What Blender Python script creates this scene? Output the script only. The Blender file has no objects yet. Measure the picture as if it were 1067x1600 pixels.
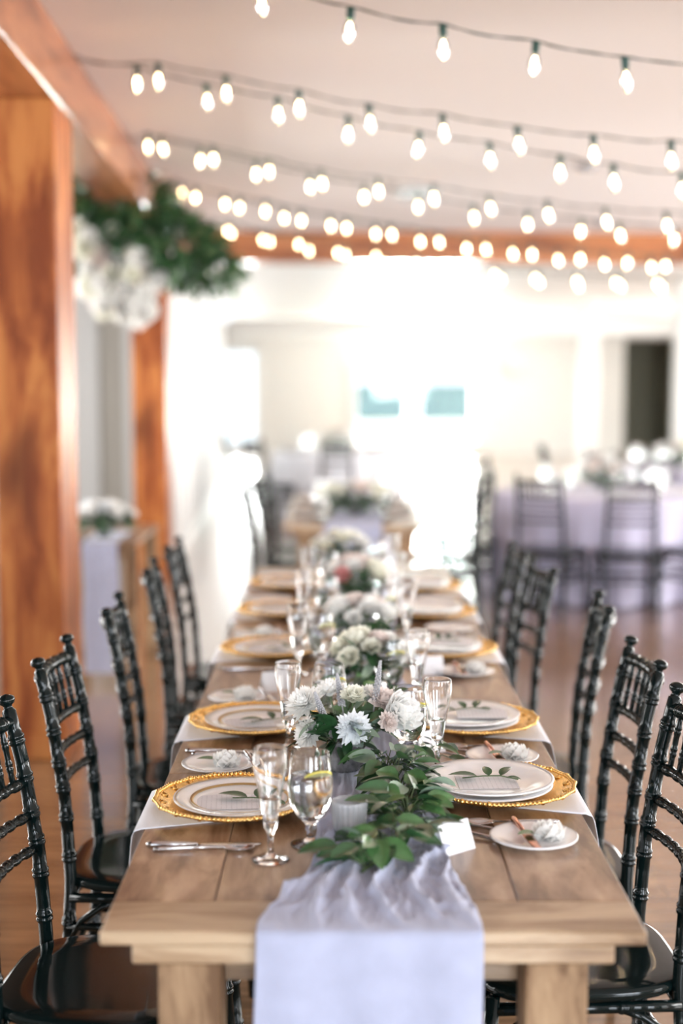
import bpy, math, random
from mathutils import Vector, Matrix, noise
random.seed(7)
R = math.radians
PI = math.pi
scene = bpy.context.scene
col = scene.collection

# ------------------------------------------------------------------ camera
EYE = 1.63
PITCH = math.atan((800 - 588) / 2223.0)
cam_d = bpy.data.cameras.new('camera')
cam_d.sensor_fit = 'HORIZONTAL'; cam_d.sensor_width = 24.0; cam_d.lens = 50.0
cam_d.clip_start = 0.05; cam_d.clip_end = 300
cam_d.dof.use_dof = True; cam_d.dof.focus_distance = 2.98; cam_d.dof.aperture_fstop = 1.25
cam = bpy.data.objects.new('camera', cam_d); col.objects.link(cam)
cam.location = (0, 0, EYE); cam.rotation_euler = (PI / 2 - PITCH, 0, 0)
scene.camera = cam

# ------------------------------------------------------------------ world, exposure, daylight
scene.view_settings.view_transform = 'Standard'
scene.view_settings.look = 'None'
scene.view_settings.gamma = 1.0
scene.view_settings.use_curve_mapping = False
scene.view_settings.exposure = 0.98
w = bpy.data.worlds.new('daylight'); scene.world = w; w.use_nodes = True
bg = w.node_tree.nodes['Background']
bg.inputs[0].default_value = (0.83, 0.92, 1.0, 1); bg.inputs[1].default_value = 1.0
scene.cycles.use_denoising = True
scene.cycles.max_bounces = 14; scene.cycles.transparent_max_bounces = 12
scene.cycles.transmission_bounces = 12
scene.cycles.sample_clamp_indirect = 14.0
scene.cycles.blur_glossy = 0.5
TH = math.atan(86 / 2223.0)          # the room's long axis is turned a little from the table's

def rm(x, y, z=0.0):                 # room coordinates to world
    return Vector((x * math.cos(TH) - y * math.sin(TH), x * math.sin(TH) + y * math.cos(TH), z))

def area(name, loc, target, sx, sy, power, color):
    l = bpy.data.lights.new(name, 'AREA'); l.shape = 'RECTANGLE'; l.size = sx; l.size_y = sy
    l.energy = power; l.color = color
    o = bpy.data.objects.new(name, l); col.objects.link(o)
    o.location = loc
    d = Vector(target) - Vector(loc)
    o.rotation_euler = d.to_track_quat('-Z', 'Y').to_euler()
    return o
# daylight standing right outside every window opening of the room
DAY = (1, .985, .96)
COOL = (.85, .915, 1)
area('daylight_far_window', rm(2.70, 30.6, .95), rm(2.70, 0, .95), 2.6, 1.4, 1000, DAY)
area('daylight_far_door', rm(-1.1, 30.6, 1.2), rm(-1.1, 0, 1.2), .85, 1.9, 70, DAY)
for y0, y1, pw in ((-3.5, -1.0, 90), (1.5, 4.5, 170), (7.0, 10.0, 360), (12.5, 15.5, 200), (18.5, 26.0, 360)):  # all out of view; the furthest is added to brighten the back
    area('daylight_right_unseen', rm(9.3, (y0 + y1) / 2, 1.65), rm(0, (y0 + y1) / 2, 1.55), y1 - y0, 1.9, pw, DAY)
for y0, y1, pw in ((2.5, 5.2, 90), (7.2, 10.2, 240), (12.6, 15.4, 90)):
    area('daylight_left_window', rm(-5.7, (y0 + y1) / 2, 1.65), rm(0, (y0 + y1) / 2, 1.55), y1 - y0, 1.9, pw, DAY)
for x0, x1, pw in ((-4.2, -2.2, 35), (-.6, 1.6, 165), (4.0, 6.4, 230)):
    area('daylight_rear_window', rm((x0 + x1) / 2, -5.3, 1.7), rm((x0 + x1) / 2, 0, 1.6), x1 - x0, 2.0, pw, COOL)

# ------------------------------------------------------------------ mesh helper
class MB:
    def __init__(s): s.v = []; s.f = []; s.sm = []
    def add(s, vs, fs, smooth=False, M=None):
        b = len(s.v)
        for p in vs:
            p = Vector(p)
            s.v.append(tuple(M @ p) if M is not None else tuple(p))
        for f in fs:
            s.f.append([b + i for i in f]); s.sm.append(smooth)
        return s
    def box(s, x0, x1, y0, y1, z0, z1, M=None, bev=0.0):
        if bev <= 0:
            vs = [(x, y, z) for z in (z0, z1) for y in (y0, y1) for x in (x0, x1)]
            return s.add(vs, [(0, 2, 3, 1), (4, 5, 7, 6), (0, 1, 5, 4), (2, 6, 7, 3), (0, 4, 6, 2), (1, 3, 7, 5)], False, M)
        b = bev; vs = []
        for (zz, ins) in ((z0, b), (z0 + b, 0), (z1 - b, 0), (z1, b)):
            vs += [(x0 + ins, y0 + b, zz), (x0 + b, y0 + ins, zz), (x1 - b, y0 + ins, zz), (x1 - ins, y0 + b, zz),
                   (x1 - ins, y1 - b, zz), (x1 - b, y1 - ins, zz), (x0 + b, y1 - ins, zz), (x0 + ins, y1 - b, zz)]
        fs = [tuple(reversed(range(8))), tuple(range(24, 32))]
        for k in range(3):
            for i in range(8):
                j = (i + 1) % 8
                fs.append((k * 8 + i, k * 8 + j, k * 8 + 8 + j, k * 8 + 8 + i))
        return s.add(vs, fs, False, M)
    def lathe(s, prof, n=32, M=None, smooth=True, cap=True, wob=None):
        vs = []; fs = []
        for k, (r, z) in enumerate(prof):
            for i in range(n):
                a = 2 * PI * i / n
                rr = r * (wob(a, k) if wob else 1)
                vs.append((rr * math.cos(a), rr * math.sin(a), z))
        for k in range(len(prof) - 1):
            for i in range(n):
                j = (i + 1) % n
                fs.append((k * n + i, k * n + j, (k + 1) * n + j, (k + 1) * n + i))
        if cap:
            fs.append(tuple(reversed(range(n))))
            m = (len(prof) - 1) * n
            fs.append(tuple(range(m, m + n)))
        return s.add(vs, fs, smooth, M)
    def tube(s, pts, rad, n=10, cap=True, smooth=True, M=None):
        pts = [Vector(p) for p in pts]
        if not isinstance(rad, (list, tuple)): rad = [rad] * len(pts)
        up = None; vs = []; fs = []
        for i, p in enumerate(pts):
            t = (pts[min(i + 1, len(pts) - 1)] - pts[max(i - 1, 0)])
            if t.length < 1e-9: t = Vector((0, 0, 1))
            t.normalize()
            if up is None:
                up = Vector((0, 0, 1)) if abs(t.z) < .9 else Vector((1, 0, 0))
            u = (up - t * up.dot(t)).normalized(); v = t.cross(u); up = u
            for k in range(n):
                a = 2 * PI * k / n
                vs.append(tuple(p + (u * math.cos(a) + v * math.sin(a)) * rad[i]))
        for i in range(len(pts) - 1):
            for k in range(n):
                j = (k + 1) % n
                fs.append((i * n + k, i * n + j, (i + 1) * n + j, (i + 1) * n + k))
        if cap:
            fs.append(tuple(reversed(range(n)))); m = (len(pts) - 1) * n
            fs.append(tuple(range(m, m + n)))
        return s.add(vs, fs, smooth, M)
    def ball(s, c, r, n=10, M=None, sz=1.0):
        prof = []
        h = max(4, n // 2)
        for k in range(h + 1):
            a = PI * k / h
            prof.append((max(1e-5, r * math.sin(a)), -r * math.cos(a) * sz))
        T = Matrix.Translation(Vector(c))
        return s.lathe(prof, n, (M @ T) if M is not None else T, True, True)
    def grid(s, fn, nu, nv, smooth=True, M=None):
        vs = [fn(i / nu, j / nv) for j in range(nv + 1) for i in range(nu + 1)]
        fs = [(j * (nu + 1) + i, j * (nu + 1) + i + 1, (j + 1) * (nu + 1) + i + 1, (j + 1) * (nu + 1) + i)
              for j in range(nv) for i in range(nu)]
        return s.add(vs, fs, smooth, M)
    def leaf(s, M, L, W, bend=.3, fold=.25, nu=4, nv=7, tip=1.0, wave=0.0, ph=0.0):
        def fn(u, v):
            t = v
            wd = W * (math.sin(PI * min(1, t ** .8 * 1.0)) ** .75) if 0 < t < 1 else 0.0
            x = (u - .5) * wd
            z = fold * abs(x) - bend * L * t * t + wave * math.sin(v * 9 + ph) * x * 2
            return (x, L * t, z)
        return s.grid(fn, nu, nv, True, M)
    def build(s, name, mat, parent=None, rot=False, loc=None):
        me = bpy.data.meshes.new(name)
        v = s.v
        if rot: v = [tuple(rm(*p)) for p in v]
        me.from_pydata(v, [], s.f)
        me.polygons.foreach_set('use_smooth', s.sm)
        me.materials.append(mat); me.validate(); me.update()
        o = bpy.data.objects.new(name, me); col.objects.link(o)
        if parent is not None: o.parent = parent
        if loc is not None: o.location = loc
        return o

def tag(o, label, cat, group=None, kind=None):
    o['label'] = label; o['category'] = cat
    if group: o['group'] = group
    if kind: o['kind'] = kind
    return o
def struct(o, label=None):
    o['kind'] = 'structure'
    if label: o['label'] = label
    return o
def empty(name, loc=(0, 0, 0), rz=0.0):
    o = bpy.data.objects.new(name, None); col.objects.link(o)
    o.location = loc; o.rotation_euler = (0, 0, rz); o.empty_display_size = .05
    return o
def copy_tree(o, parent=None):
    c = o.copy(); col.objects.link(c); c.parent = parent
    for ch in list(o.children): copy_tree(ch, c)
    return c

# ------------------------------------------------------------------ materials
def newmat(name):
    m = bpy.data.materials.new(name); m.use_nodes = True
    nt = m.node_tree
    return m, nt, nt.nodes, nt.links, nt.nodes['Principled BSDF']
def P(name, c, rough=.5, metal=0, trans=0, ior=1.45, coat=0, bump=0, bscale=60, var=0, vscale=8, sub=0, spec=.5, coatr=.1, sheen=0):
    m, nt, N, L, b = newmat(name)
    b.inputs['Base Color'].default_value = (*c, 1); b.inputs['Roughness'].default_value = rough
    b.inputs['Metallic'].default_value = metal; b.inputs['Transmission Weight'].default_value = trans
    b.inputs['IOR'].default_value = ior; b.inputs['Coat Weight'].default_value = coat
    b.inputs['Coat Roughness'].default_value = coatr
    b.inputs['Specular IOR Level'].default_value = spec
    b.inputs['Sheen Weight'].default_value = sheen
    tc = N.new('ShaderNodeTexCoord')
    if var:
        n = N.new('ShaderNodeTexNoise'); n.inputs['Scale'].default_value = vscale; n.inputs['Detail'].default_value = 5
        L.new(tc.outputs['Object'], n.inputs['Vector'])
        r = N.new('ShaderNodeValToRGB')
        r.color_ramp.elements[0].position = .3; r.color_ramp.elements[1].position = .7
        r.color_ramp.elements[0].color = (*[max(0, x * (1 - var)) for x in c], 1)
        r.color_ramp.elements[1].color = (*[min(1, x * (1 + var)) for x in c], 1)
        L.new(n.outputs['Fac'], r.inputs['Fac']); L.new(r.outputs['Color'], b.inputs['Base Color'])
    if bump:
        n = N.new('ShaderNodeTexNoise'); n.inputs['Scale'].default_value = bscale; n.inputs['Detail'].default_value = 4
        L.new(tc.outputs['Object'], n.inputs['Vector'])
        bp = N.new('ShaderNodeBump'); bp.inputs['Strength'].default_value = bump; bp.inputs['Distance'].default_value = .01
        L.new(n.outputs['Fac'], bp.inputs['Height']); L.new(bp.outputs['Normal'], b.inputs['Normal'])
    if sub:
        b.inputs['Subsurface Weight'].default_value = sub; b.inputs['Subsurface Radius'].default_value = (.01, .01, .008)
    return m
def wood(name, dark, mid, light, axis='Y', scale=3.0, rough=.5, coat=0.0, knots=.5, island=0.0, stretch=12.0, kn_scale=2.2):
    m, nt, N, L, b = newmat(name)
    tc = N.new('ShaderNodeTexCoord'); mp = N.new('ShaderNodeMapping')
    sc = {'X': (1 / stretch, 1, 1), 'Y': (1, 1 / stretch, 1), 'Z': (1, 1, 1 / stretch)}[axis]
    mp.inputs['Scale'].default_value = [scale * 3 * q for q in sc]
    geo = N.new('ShaderNodeNewGeometry')
    off = N.new('ShaderNodeVectorMath'); off.operation = 'SCALE'
    cmb = N.new('ShaderNodeCombineXYZ')
    for k in range(3): L.new(geo.outputs['Random Per Island'], cmb.inputs[k])
    L.new(cmb.outputs[0], off.inputs[0]); off.inputs['Scale'].default_value = 13.0
    add = N.new('ShaderNodeVectorMath'); add.operation = 'ADD'
    L.new(tc.outputs['Object'], add.inputs[0]); L.new(off.outputs[0], add.inputs[1])
    L.new(add.outputs[0], mp.inputs['Vector'])
    # slow warp, so the grain bends round the knots
    kn = N.new('ShaderNodeTexNoise'); kn.inputs['Scale'].default_value = kn_scale; kn.inputs['Detail'].default_value = 2
    mp2 = N.new('ShaderNodeMapping'); mp2.inputs['Scale'].default_value = {'X': (.4, 1, 1), 'Y': (1, .4, 1), 'Z': (1, 1, .4)}[axis]
    L.new(add.outputs[0], mp2.inputs['Vector']); L.new(mp2.outputs[0], kn.inputs['Vector'])
    wv = N.new('ShaderNodeVectorMath'); wv.operation = 'MULTIPLY_ADD'
    L.new(kn.outputs['Color'], wv.inputs[0]); wv.inputs[1].default_value = (1.6, 1.6, 1.6)
    L.new(mp.outputs[0], wv.inputs[2])
    n1 = N.new('ShaderNodeTexNoise'); n1.inputs['Scale'].default_value = 1.5; n1.inputs['Detail'].default_value = 8; n1.inputs['Roughness'].default_value = .62
    L.new(wv.outputs[0], n1.inputs['Vector'])
    r = N.new('ShaderNodeValToRGB'); e = r.color_ramp.elements
    e[0].position = .39; e[0].color = (*dark, 1); e[1].position = .63; e[1].color = (*light, 1)
    e2 = e.new(.5); e2.color = (*mid, 1)
    L.new(n1.outputs['Fac'], r.inputs['Fac'])
    # knots and darker stains
    kr = N.new('ShaderNodeValToRGB'); kr.color_ramp.elements[0].position = .57; kr.color_ramp.elements[1].position = .72
    kr.color_ramp.elements[0].color = (0, 0, 0, 1); kr.color_ramp.elements[1].color = (knots, knots, knots, 1)
    L.new(kn.outputs['Fac'], kr.inputs['Fac'])
    mx = N.new('ShaderNodeMix'); mx.data_type = 'RGBA'; mx.blend_type = 'MIX'
    L.new(kr.outputs['Color'], mx.inputs[0]); L.new(r.outputs['Color'], mx.inputs[6])
    mx.inputs[7].default_value = (*[q * .45 for q in dark], 1)
    out = mx.outputs[2]
    if island:
        ma = N.new('ShaderNodeMapRange'); ma.inputs[3].default_value = 1 - island; ma.inputs[4].default_value = 1 + island
        L.new(geo.outputs['Random Per Island'], ma.inputs[0])
        vm = N.new('ShaderNodeVectorMath'); vm.operation = 'SCALE'
        L.new(out, vm.inputs[0]); L.new(ma.outputs[0], vm.inputs['Scale']); out = vm.outputs[0]
    L.new(out, b.inputs['Base Color'])
    b.inputs['Roughness'].default_value = rough; b.inputs['Coat Weight'].default_value = coat; b.inputs['Coat Roughness'].default_value = .12
    b.inputs['Specular IOR Level'].default_value = .25 if axis == 'Z' else .4
    bp = N.new('ShaderNodeBump'); bp.inputs['Strength'].default_value = .25; bp.inputs['Distance'].default_value = .002
    L.new(n1.outputs['Fac'], bp.inputs['Height']); L.new(bp.outputs['Normal'], b.inputs['Normal'])
    return m
def emis(name, c, s):
    m, nt, N, L, b = newmat(name)
    b.inputs['Base Color'].default_value = (0, 0, 0, 1)
    b.inputs['Emission Color'].default_value = (*c, 1); b.inputs['Emission Strength'].default_value = s
    return m

M = {}
M['floor'] = None
M['table'] = wood('reclaimed_pine_along', (.16, .080, .038), (.38, .235, .14), (.56, .39, .255), 'Y', 3.0, .34, .35, .6, .2, 6, 4.5)
M['table_x'] = wood('reclaimed_pine_across', (.15, .082, .040), (.34, .225, .130), (.50, .37, .24), 'X', 3.0, .34, .3, .6, .15, 6, 4.5)
M['table_leg'] = wood('reclaimed_pine_upright', (.15, .085, .045), (.31, .20, .115), (.46, .32, .19), 'Z', 3.0, .5, 0, .6, .15, 6, 4)
M['pillar'] = wood('varnished_fir_upright', (.20, .045, .010), (.36, .105, .026), (.52, .20, .055), 'Z', 2.6, .5, 0, .85, .05, 9, 2.6)
M['beam'] = wood('varnished_fir_beam', (.20, .055, .02), (.38, .13, .05), (.50, .20, .08), 'Y', 1.6, .3, .5, .5, .03, 10, 1.6)
M['beam_x'] = wood('varnished_fir_cross_beam', (.26, .08, .025), (.46, .17, .06), (.56, .24, .09), 'X', 1.6, .3, .4, .4, .03, 10, 1.6)
M['aislewood'] = wood('dark_stained_boards', (.03, .012, .006), (.05, .02, .01), (.08, .035, .018), 'Y', 1.6, .5, 0, .3, .2, 10)
M['black'] = P('black_lacquer', (.003, .008, .008), .10, spec=.33)
M['gold'] = P('gold_lacquer', (.86, .56, .20), .27, 1.0, bump=.12, bscale=90)
M['china'] = P('white_china', (.93, .935, .95), .12, coat=.6)
M['chinagold'] = P('pale_gold_band', (.62, .45, .20), .3, .8)
M['chinagrey'] = P('silver_band', (.42, .42, .44), .3, .6)
M['steel'] = P('stainless_steel', (.62, .62, .64), .16, 1.0)
M['copper'] = P('copper_tinted_steel', (.72, .40, .31), .22, 1.0)
M['paper'] = P('white_card', (.92, .93, .96), .6)
M['linen'] = P('white_linen', (.88, .91, .98), .9, bump=.15, bscale=300, sheen=.2)
M['lav'] = P('lavender_gauze', (.45, .485, .64), .95, bump=.3, bscale=350, var=.05, vscale=25, sheen=.3)
M['lavcloth'] = P('lavender_cloth', (.48, .46, .60), .95, bump=.2, bscale=200, sheen=.3)
M['glass'] = P('clear_glass', (1, 1, 1), 0.0, trans=1.0, ior=1.45)
M['ribglass'] = P('pressed_glass', (.95, .97, 1), .2, trans=.72, ior=1.45)
M['water'] = P('water', (.98, 1, 1), 0.0, trans=1.0, ior=1.33)
M['lemon'] = P('lemon_flesh', (.86, .86, .42), .4, sub=.3)
M['lemonrind'] = P('lemon_rind', (.82, .72, .12), .4)
M['leafdark'] = P('dark_green_leaf', (.028, .088, .032), .28, var=.35, vscale=30, coat=.7, coatr=.2)
M['leafmid'] = P('mid_green_leaf', (.066, .165, .055), .28, var=.35, vscale=30, coat=.7, coatr=.2)
M['leafpale'] = P('pale_sage_leaf', (.26, .36, .27), .45, var=.2, vscale=30)
def petalmat(name, c):
    m, nt, N, L, b = newmat(name)
    b.inputs['Base Color'].default_value = (*c, 1); b.inputs['Roughness'].default_value = .65; b.inputs['Specular IOR Level'].default_value = .2
    tl = N.new('ShaderNodeBsdfTranslucent'); tl.inputs[0].default_value = (*c, 1)
    mx = N.new('ShaderNodeMixShader'); mx.inputs[0].default_value = .38
    L.new(b.outputs[0], mx.inputs[1]); L.new(tl.outputs[0], mx.inputs[2]); L.new(mx.outputs[0], N['Material Output'].inputs[0])
    return m
M['petal'] = petalmat('white_petal', (.97, .97, .95))
M['petalblue'] = petalmat('cool_white_petal', (.93, .96, .98))
M['petalcream'] = petalmat('cream_petal', (.94, .94, .85))
M['petalpink'] = petalmat('blush_petal', (.91, .83, .79))
M['petalrose'] = P('dusty_pink_petal', (.75, .36, .34), .6)
M['stone'] = P('grey_stone', (.19, .19, .20), .9, bump=.6, bscale=70, var=.4, vscale=60)
M['spike'] = P('grey_mauve_spike', (.42, .42, .44), .8)
M['stem'] = P('green_stem', (.09, .14, .06), .6)
M['wire'] = P('dark_green_wire', (.03, .06, .05), .5)
M['socket'] = P('dark_green_socket', (.02, .07, .06), .45)
M['filament'] = emis('warm_filament', (1.0, .70, .36), 60)
M['filament'].cycles.emission_sampling = 'NONE'
M['ceiling'] = P('painted_ceiling', (.80, .775, .775), .85)
M['white'] = P('white_paint', (.80, .80, .79), .6)
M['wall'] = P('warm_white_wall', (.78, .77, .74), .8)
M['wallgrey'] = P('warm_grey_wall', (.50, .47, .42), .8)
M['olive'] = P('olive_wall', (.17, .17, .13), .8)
M['metalgrey'] = P('grey_grille', (.32, .32, .34), .5)
M['darkmetal'] = P('dark_housing', (.02, .04, .035), .5)
M['tealglass'] = None

def tinted_glass(name, c, rough=0.0):
    m, nt, N, L, b = newmat(name)
    N.remove(b); out = N['Material Output']
    tr = N.new('ShaderNodeBsdfTransparent'); tr.inputs[0].default_value = (*c, 1)
    gl = N.new('ShaderNodeBsdfGlossy'); gl.inputs['Roughness'].default_value = .02
    mx = N.new('ShaderNodeMixShader'); mx.inputs[0].default_value = .06
    L.new(tr.outputs[0], mx.inputs[1]); L.new(gl.outputs[0], mx.inputs[2]); L.new(mx.outputs[0], out.inputs[0])
    return m
M['pane'] = tinted_glass('window_glass', (.96, .98, .98))
M['paneteal'] = tinted_glass('tinted_window_glass', (.50, .60, .585))

def floor_mat():
    m, nt, N, L, b = newmat('polished_plank_floor')
    tc = N.new('ShaderNodeTexCoord'); mp = N.new('ShaderNodeMapping')
    mp.inputs['Rotation'].default_value = (0, 0, -TH)
    L.new(tc.outputs['Object'], mp.inputs['Vector'])
    br = N.new('ShaderNodeTexBrick'); br.inputs['Scale'].default_value = 1.0
    br.inputs['Brick Width'].default_value = 1.2; br.inputs['Row Height'].default_value = .11
    br.inputs['Mortar Size'].default_value = .0015; br.inputs['Bias'].default_value = 0
    br.inputs['Color1'].default_value = (.24, .135, .070, 1); br.inputs['Color2'].default_value = (.31, .18, .095, 1)
    br.inputs['Mortar'].default_value = (.10, .05, .025, 1)
    L.new(mp.outputs[0], br.inputs['Vector'])
    mp2 = N.new('ShaderNodeMapping'); mp2.inputs['Scale'].default_value = (1.5, 16, 1)
    L.new(mp.outputs[0], mp2.inputs['Vector'])
    n = N.new('ShaderNodeTexNoise'); n.inputs['Scale'].default_value = 2; n.inputs['Detail'].default_value = 7
    L.new(mp2.outputs[0], n.inputs['Vector'])
    r = N.new('ShaderNodeValToRGB'); r.color_ramp.elements[0].color = (.62, .62, .62, 1); r.color_ramp.elements[1].color = (1.3, 1.25, 1.2, 1)
    r.color_ramp.elements[0].position = .3; r.color_ramp.elements[1].position = .7
    L.new(n.outputs['Fac'], r.inputs['Fac'])
    mx = N.new('ShaderNodeMix'); mx.data_type = 'RGBA'; mx.blend_type = 'MULTIPLY'; mx.inputs[0].default_value = 1
    L.new(br.outputs['Color'], mx.inputs[6]); L.new(r.outputs['Color'], mx.inputs[7])
    L.new(mx.outputs[2], b.inputs['Base Color'])
    b.inputs['Roughness'].default_value = .2; b.inputs['Coat Weight'].default_value = .8; b.inputs['Coat Roughness'].default_value = .16
    return m
M['floor'] = floor_mat()

# ------------------------------------------------------------------ room shell
BZ = 2.767; CZ = 3.07                # underside of the beams, ceiling of the bay
o = MB().box(-5.6, 9.2, -5.2, 31.5, -.1, 0).build('floor', M['floor'], rot=True); struct(o, 'polished brown plank floor')
o = MB().box(-1.10, 9.2, -5.2, 14.55, CZ, CZ + .1).build('ceiling', M['ceiling'], rot=True); struct(o, 'painted ceiling of the beamed bay')
o = MB().box(-1.10, 9.2, 14.7, 31.5, BZ, BZ + .1).build('ceiling', M['white'], rot=True); struct(o, 'lower white ceiling behind the far beam')
o = MB().box(-5.6, -1.10, -5.2, 31.5, CZ, CZ + .1).build('ceiling', M['aislewood'], rot=True); struct(o, 'dark boarded ceiling over the side aisle')
o = MB().box(-1.21, -.94, -5.05, 14.4, BZ, CZ, bev=.008).build('trim_left', M['beam'], rot=True); struct(o, 'long varnished timber beam over the left pillars')
o = MB().box(-.97, 9.05, 14.4, 14.7, BZ, CZ, bev=.006).build('trim_far', M['beam_x'], rot=True); struct(o, 'far timber cross beam at the end of the bay')
o = MB().box(-.94, 9.05, 4.12, 4.40, BZ, CZ, bev=.006).build('trim_near', M['beam_x'], rot=True); struct(o, 'near timber cross beam at the top of the picture')
# pillars: front face with recessed corner seams
def pillar(y0, label):
    t = empty('timber_pillar', rm(-1.083, y0 + .25, 0), TH)
    MB().box(-.135, .135, -.25, .25, 0, BZ, bev=.006).build('shaft', M['pillar'], t)
    MB().box(-.142, .142, -.257, .257, 0, .12, bev=.005).build('base_board', M['pillar'], t)
    tag(t, label, 'pillar', 'timber pillars on the left')
pillar(6.0, 'large orange varnished timber pillar at the left edge of the picture')
pillar(11.35, 'smaller looking reddish timber pillar further back below the hanging flowers')
# white panelled wall behind the second pillar
mb = MB().box(-1.10, -.99, 12.2, 22.7, 0, BZ)
for k in range(15):
    y = 12.5 + k * .7
    mb.box(-.99, -.965, y, y + .09, 0, BZ)
mb.box(-.99, -.955, 12.2, 22.7, 0, .14); mb.box(-.99, -.955, 12.2, 22.7, BZ - .16, BZ)
struct(mb.build('wall_left', M['white'], rot=True), 'white panelled wall behind the second pillar')
# side aisle end wall
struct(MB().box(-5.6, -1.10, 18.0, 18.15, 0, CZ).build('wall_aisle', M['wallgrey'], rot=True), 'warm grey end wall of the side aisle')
mb = MB()
for x0, x1 in ((-2.66, -2.34), (-2.03, -1.93), (-1.45, -1.2)):
    mb.box(x0, x1, 17.94, 18.0, 0, CZ, bev=.01)
struct(mb.build('trim_1', M['white'], rot=True), 'white upright boards on the aisle end wall')
# back wall with openings
mb = MB()
YB = 30.0
def wallseg(x0, x1, z0, z1, m=mb, y0=YB, y1=YB + .15): m.box(x0, x1, y0, y1, z0, z1)
wallseg(-5.6, -1.6, 0, BZ); wallseg(-1.6, -.55, 2.25, BZ); wallseg(-.55, 1.33, 0, BZ)
wallseg(1.33, 4.08, 1.85, BZ); wallseg(1.33, 4.08, 0, .22); wallseg(4.08, 7.15, 0, BZ)
wallseg(7.15, 8.2, 2.42, BZ); wallseg(8.2, 9.2, 0, BZ)
struct(mb.build('wall_back', M['wall'], rot=True), 'pale back wall')
struct(MB().box(-1.1, 9.2, 28.6, 28.9, 2.47, BZ).build('trim_2', M['white'], rot=True), 'white dropped header across the back')
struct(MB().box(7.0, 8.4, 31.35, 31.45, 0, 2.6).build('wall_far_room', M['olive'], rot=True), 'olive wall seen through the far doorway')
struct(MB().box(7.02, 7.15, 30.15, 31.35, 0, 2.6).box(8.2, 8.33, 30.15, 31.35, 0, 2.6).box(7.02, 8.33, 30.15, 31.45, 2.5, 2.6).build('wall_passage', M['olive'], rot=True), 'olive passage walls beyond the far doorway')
# far double window: frame, sashes, panes
wt = empty('window_1'); struct(wt, 'bright double window in the back wall')
mb = MB()
for a_, b_ in ((1.33, 1.46), (3.95, 4.08), (2.58, 2.76)): mb.box(a_, b_, 29.93, 30.12, .22, 1.85)
mb.box(1.23, 4.18, 29.90, 30.12, 1.78, 1.92); mb.box(1.23, 4.18, 29.88, 30.12, .16, .26)
mb.box(1.46, 2.58, 29.98, 30.08, .60, .70).box(2.76, 3.95, 29.98, 30.08, .60, .70)
mb.build('window_frame', M['white'], wt, rot=True)
mb = MB()
for a_, b_ in ((1.48, 2.50), (2.84, 3.88)):
    mb.box(a_, b_, 30.03, 30.05, .70, 1.46)
mb.build('tinted_pane', M['paneteal'], wt, rot=True)
mb = MB()
for a_, b_ in ((1.46, 2.58), (2.76, 3.95)):
    mb.box(a_, b_, 30.03, 30.05, 1.46, 1.78).box(a_, b_, 30.03, 30.05, .26, .60)
mb.build('clear_pane', M['pane'], wt, rot=True)
dt = empty('door_1'); struct(dt, 'tall glazed door at the left of the back wall')
mb = MB().box(-1.6, -1.5, 29.95, 30.1, 0, 2.25).box(-.65, -.55, 29.95, 30.1, 0, 2.25).box(-1.6, -.55, 29.95, 30.1, 2.13, 2.25).box(-1.5, -.65, 30.0, 30.06, 0, .2)
mb.build('door_frame', M['white'], dt, rot=True)
MB().box(-1.5, -.65, 30.02, 30.04, .2, 2.13).build('door_glass', M['pane'], dt, rot=True)
# columns on the right
def column(x, y, wd, label):
    p = rm(x, y)
    t = empty('white_column', (p.x, p.y, 0), TH)
    MB().box(-wd / 2, wd / 2, -wd / 2, wd / 2, 0, BZ, bev=.01).build('shaft', M['white'], t)
    MB().box(-wd / 2 - .02, wd / 2 + .02, -wd / 2 - .02, wd / 2 + .02, 0, .15, bev=.008).build('plinth', M['white'], t)
    tag(t, label, 'column', 'white columns at the back')
column(4.68, 22.0, .25, 'slim white square column left of the dark doorway at the back')
column(4.82, 17.0, .28, 'white square column at the far right edge of the picture')
# outer walls with the window openings that let the daylight in; the furthest right one is added
def outer(fixed, spans, lo, hi, axis, z0, z1, name, label, mat):
    m = MB(); cur = lo
    def bx(a, b, za, zb):
        if axis == 'y': m.box(fixed, fixed + .15, a, b, za, zb)
        else: m.box(a, b, fixed, fixed + .15, za, zb)
    for a, b in spans:
        bx(cur, a, 0, CZ); bx(a, b, 0, z0); bx(a, b, z1, CZ)
        for q in (a + (b - a) / 3, a + 2 * (b - a) / 3): bx(q - .03, q + .03, z0, z1)
        cur = b
    bx(cur, hi, 0, CZ)
    struct(m.build(name, mat, rot=True), label)
outer(9.05, ((-3.5, -1.0), (1.5, 4.5), (7.0, 10.0), (12.5, 15.5), (18.5, 26.0)), -5.2, 31.5, 'y', .65, 2.6, 'wall_right', 'outer wall on the right with windows, the furthest one added', M['wall'])
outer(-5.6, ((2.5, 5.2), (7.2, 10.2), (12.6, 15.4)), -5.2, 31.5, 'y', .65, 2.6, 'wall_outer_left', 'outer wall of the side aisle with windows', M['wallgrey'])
outer(-5.2, ((-4.2, -2.2), (-.6, 1.6), (4.0, 6.4)), -5.6, 9.2, 'x', .65, 2.75, 'wall_rear', 'rear wall behind the camera with windows', M['wallgrey'])

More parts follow.
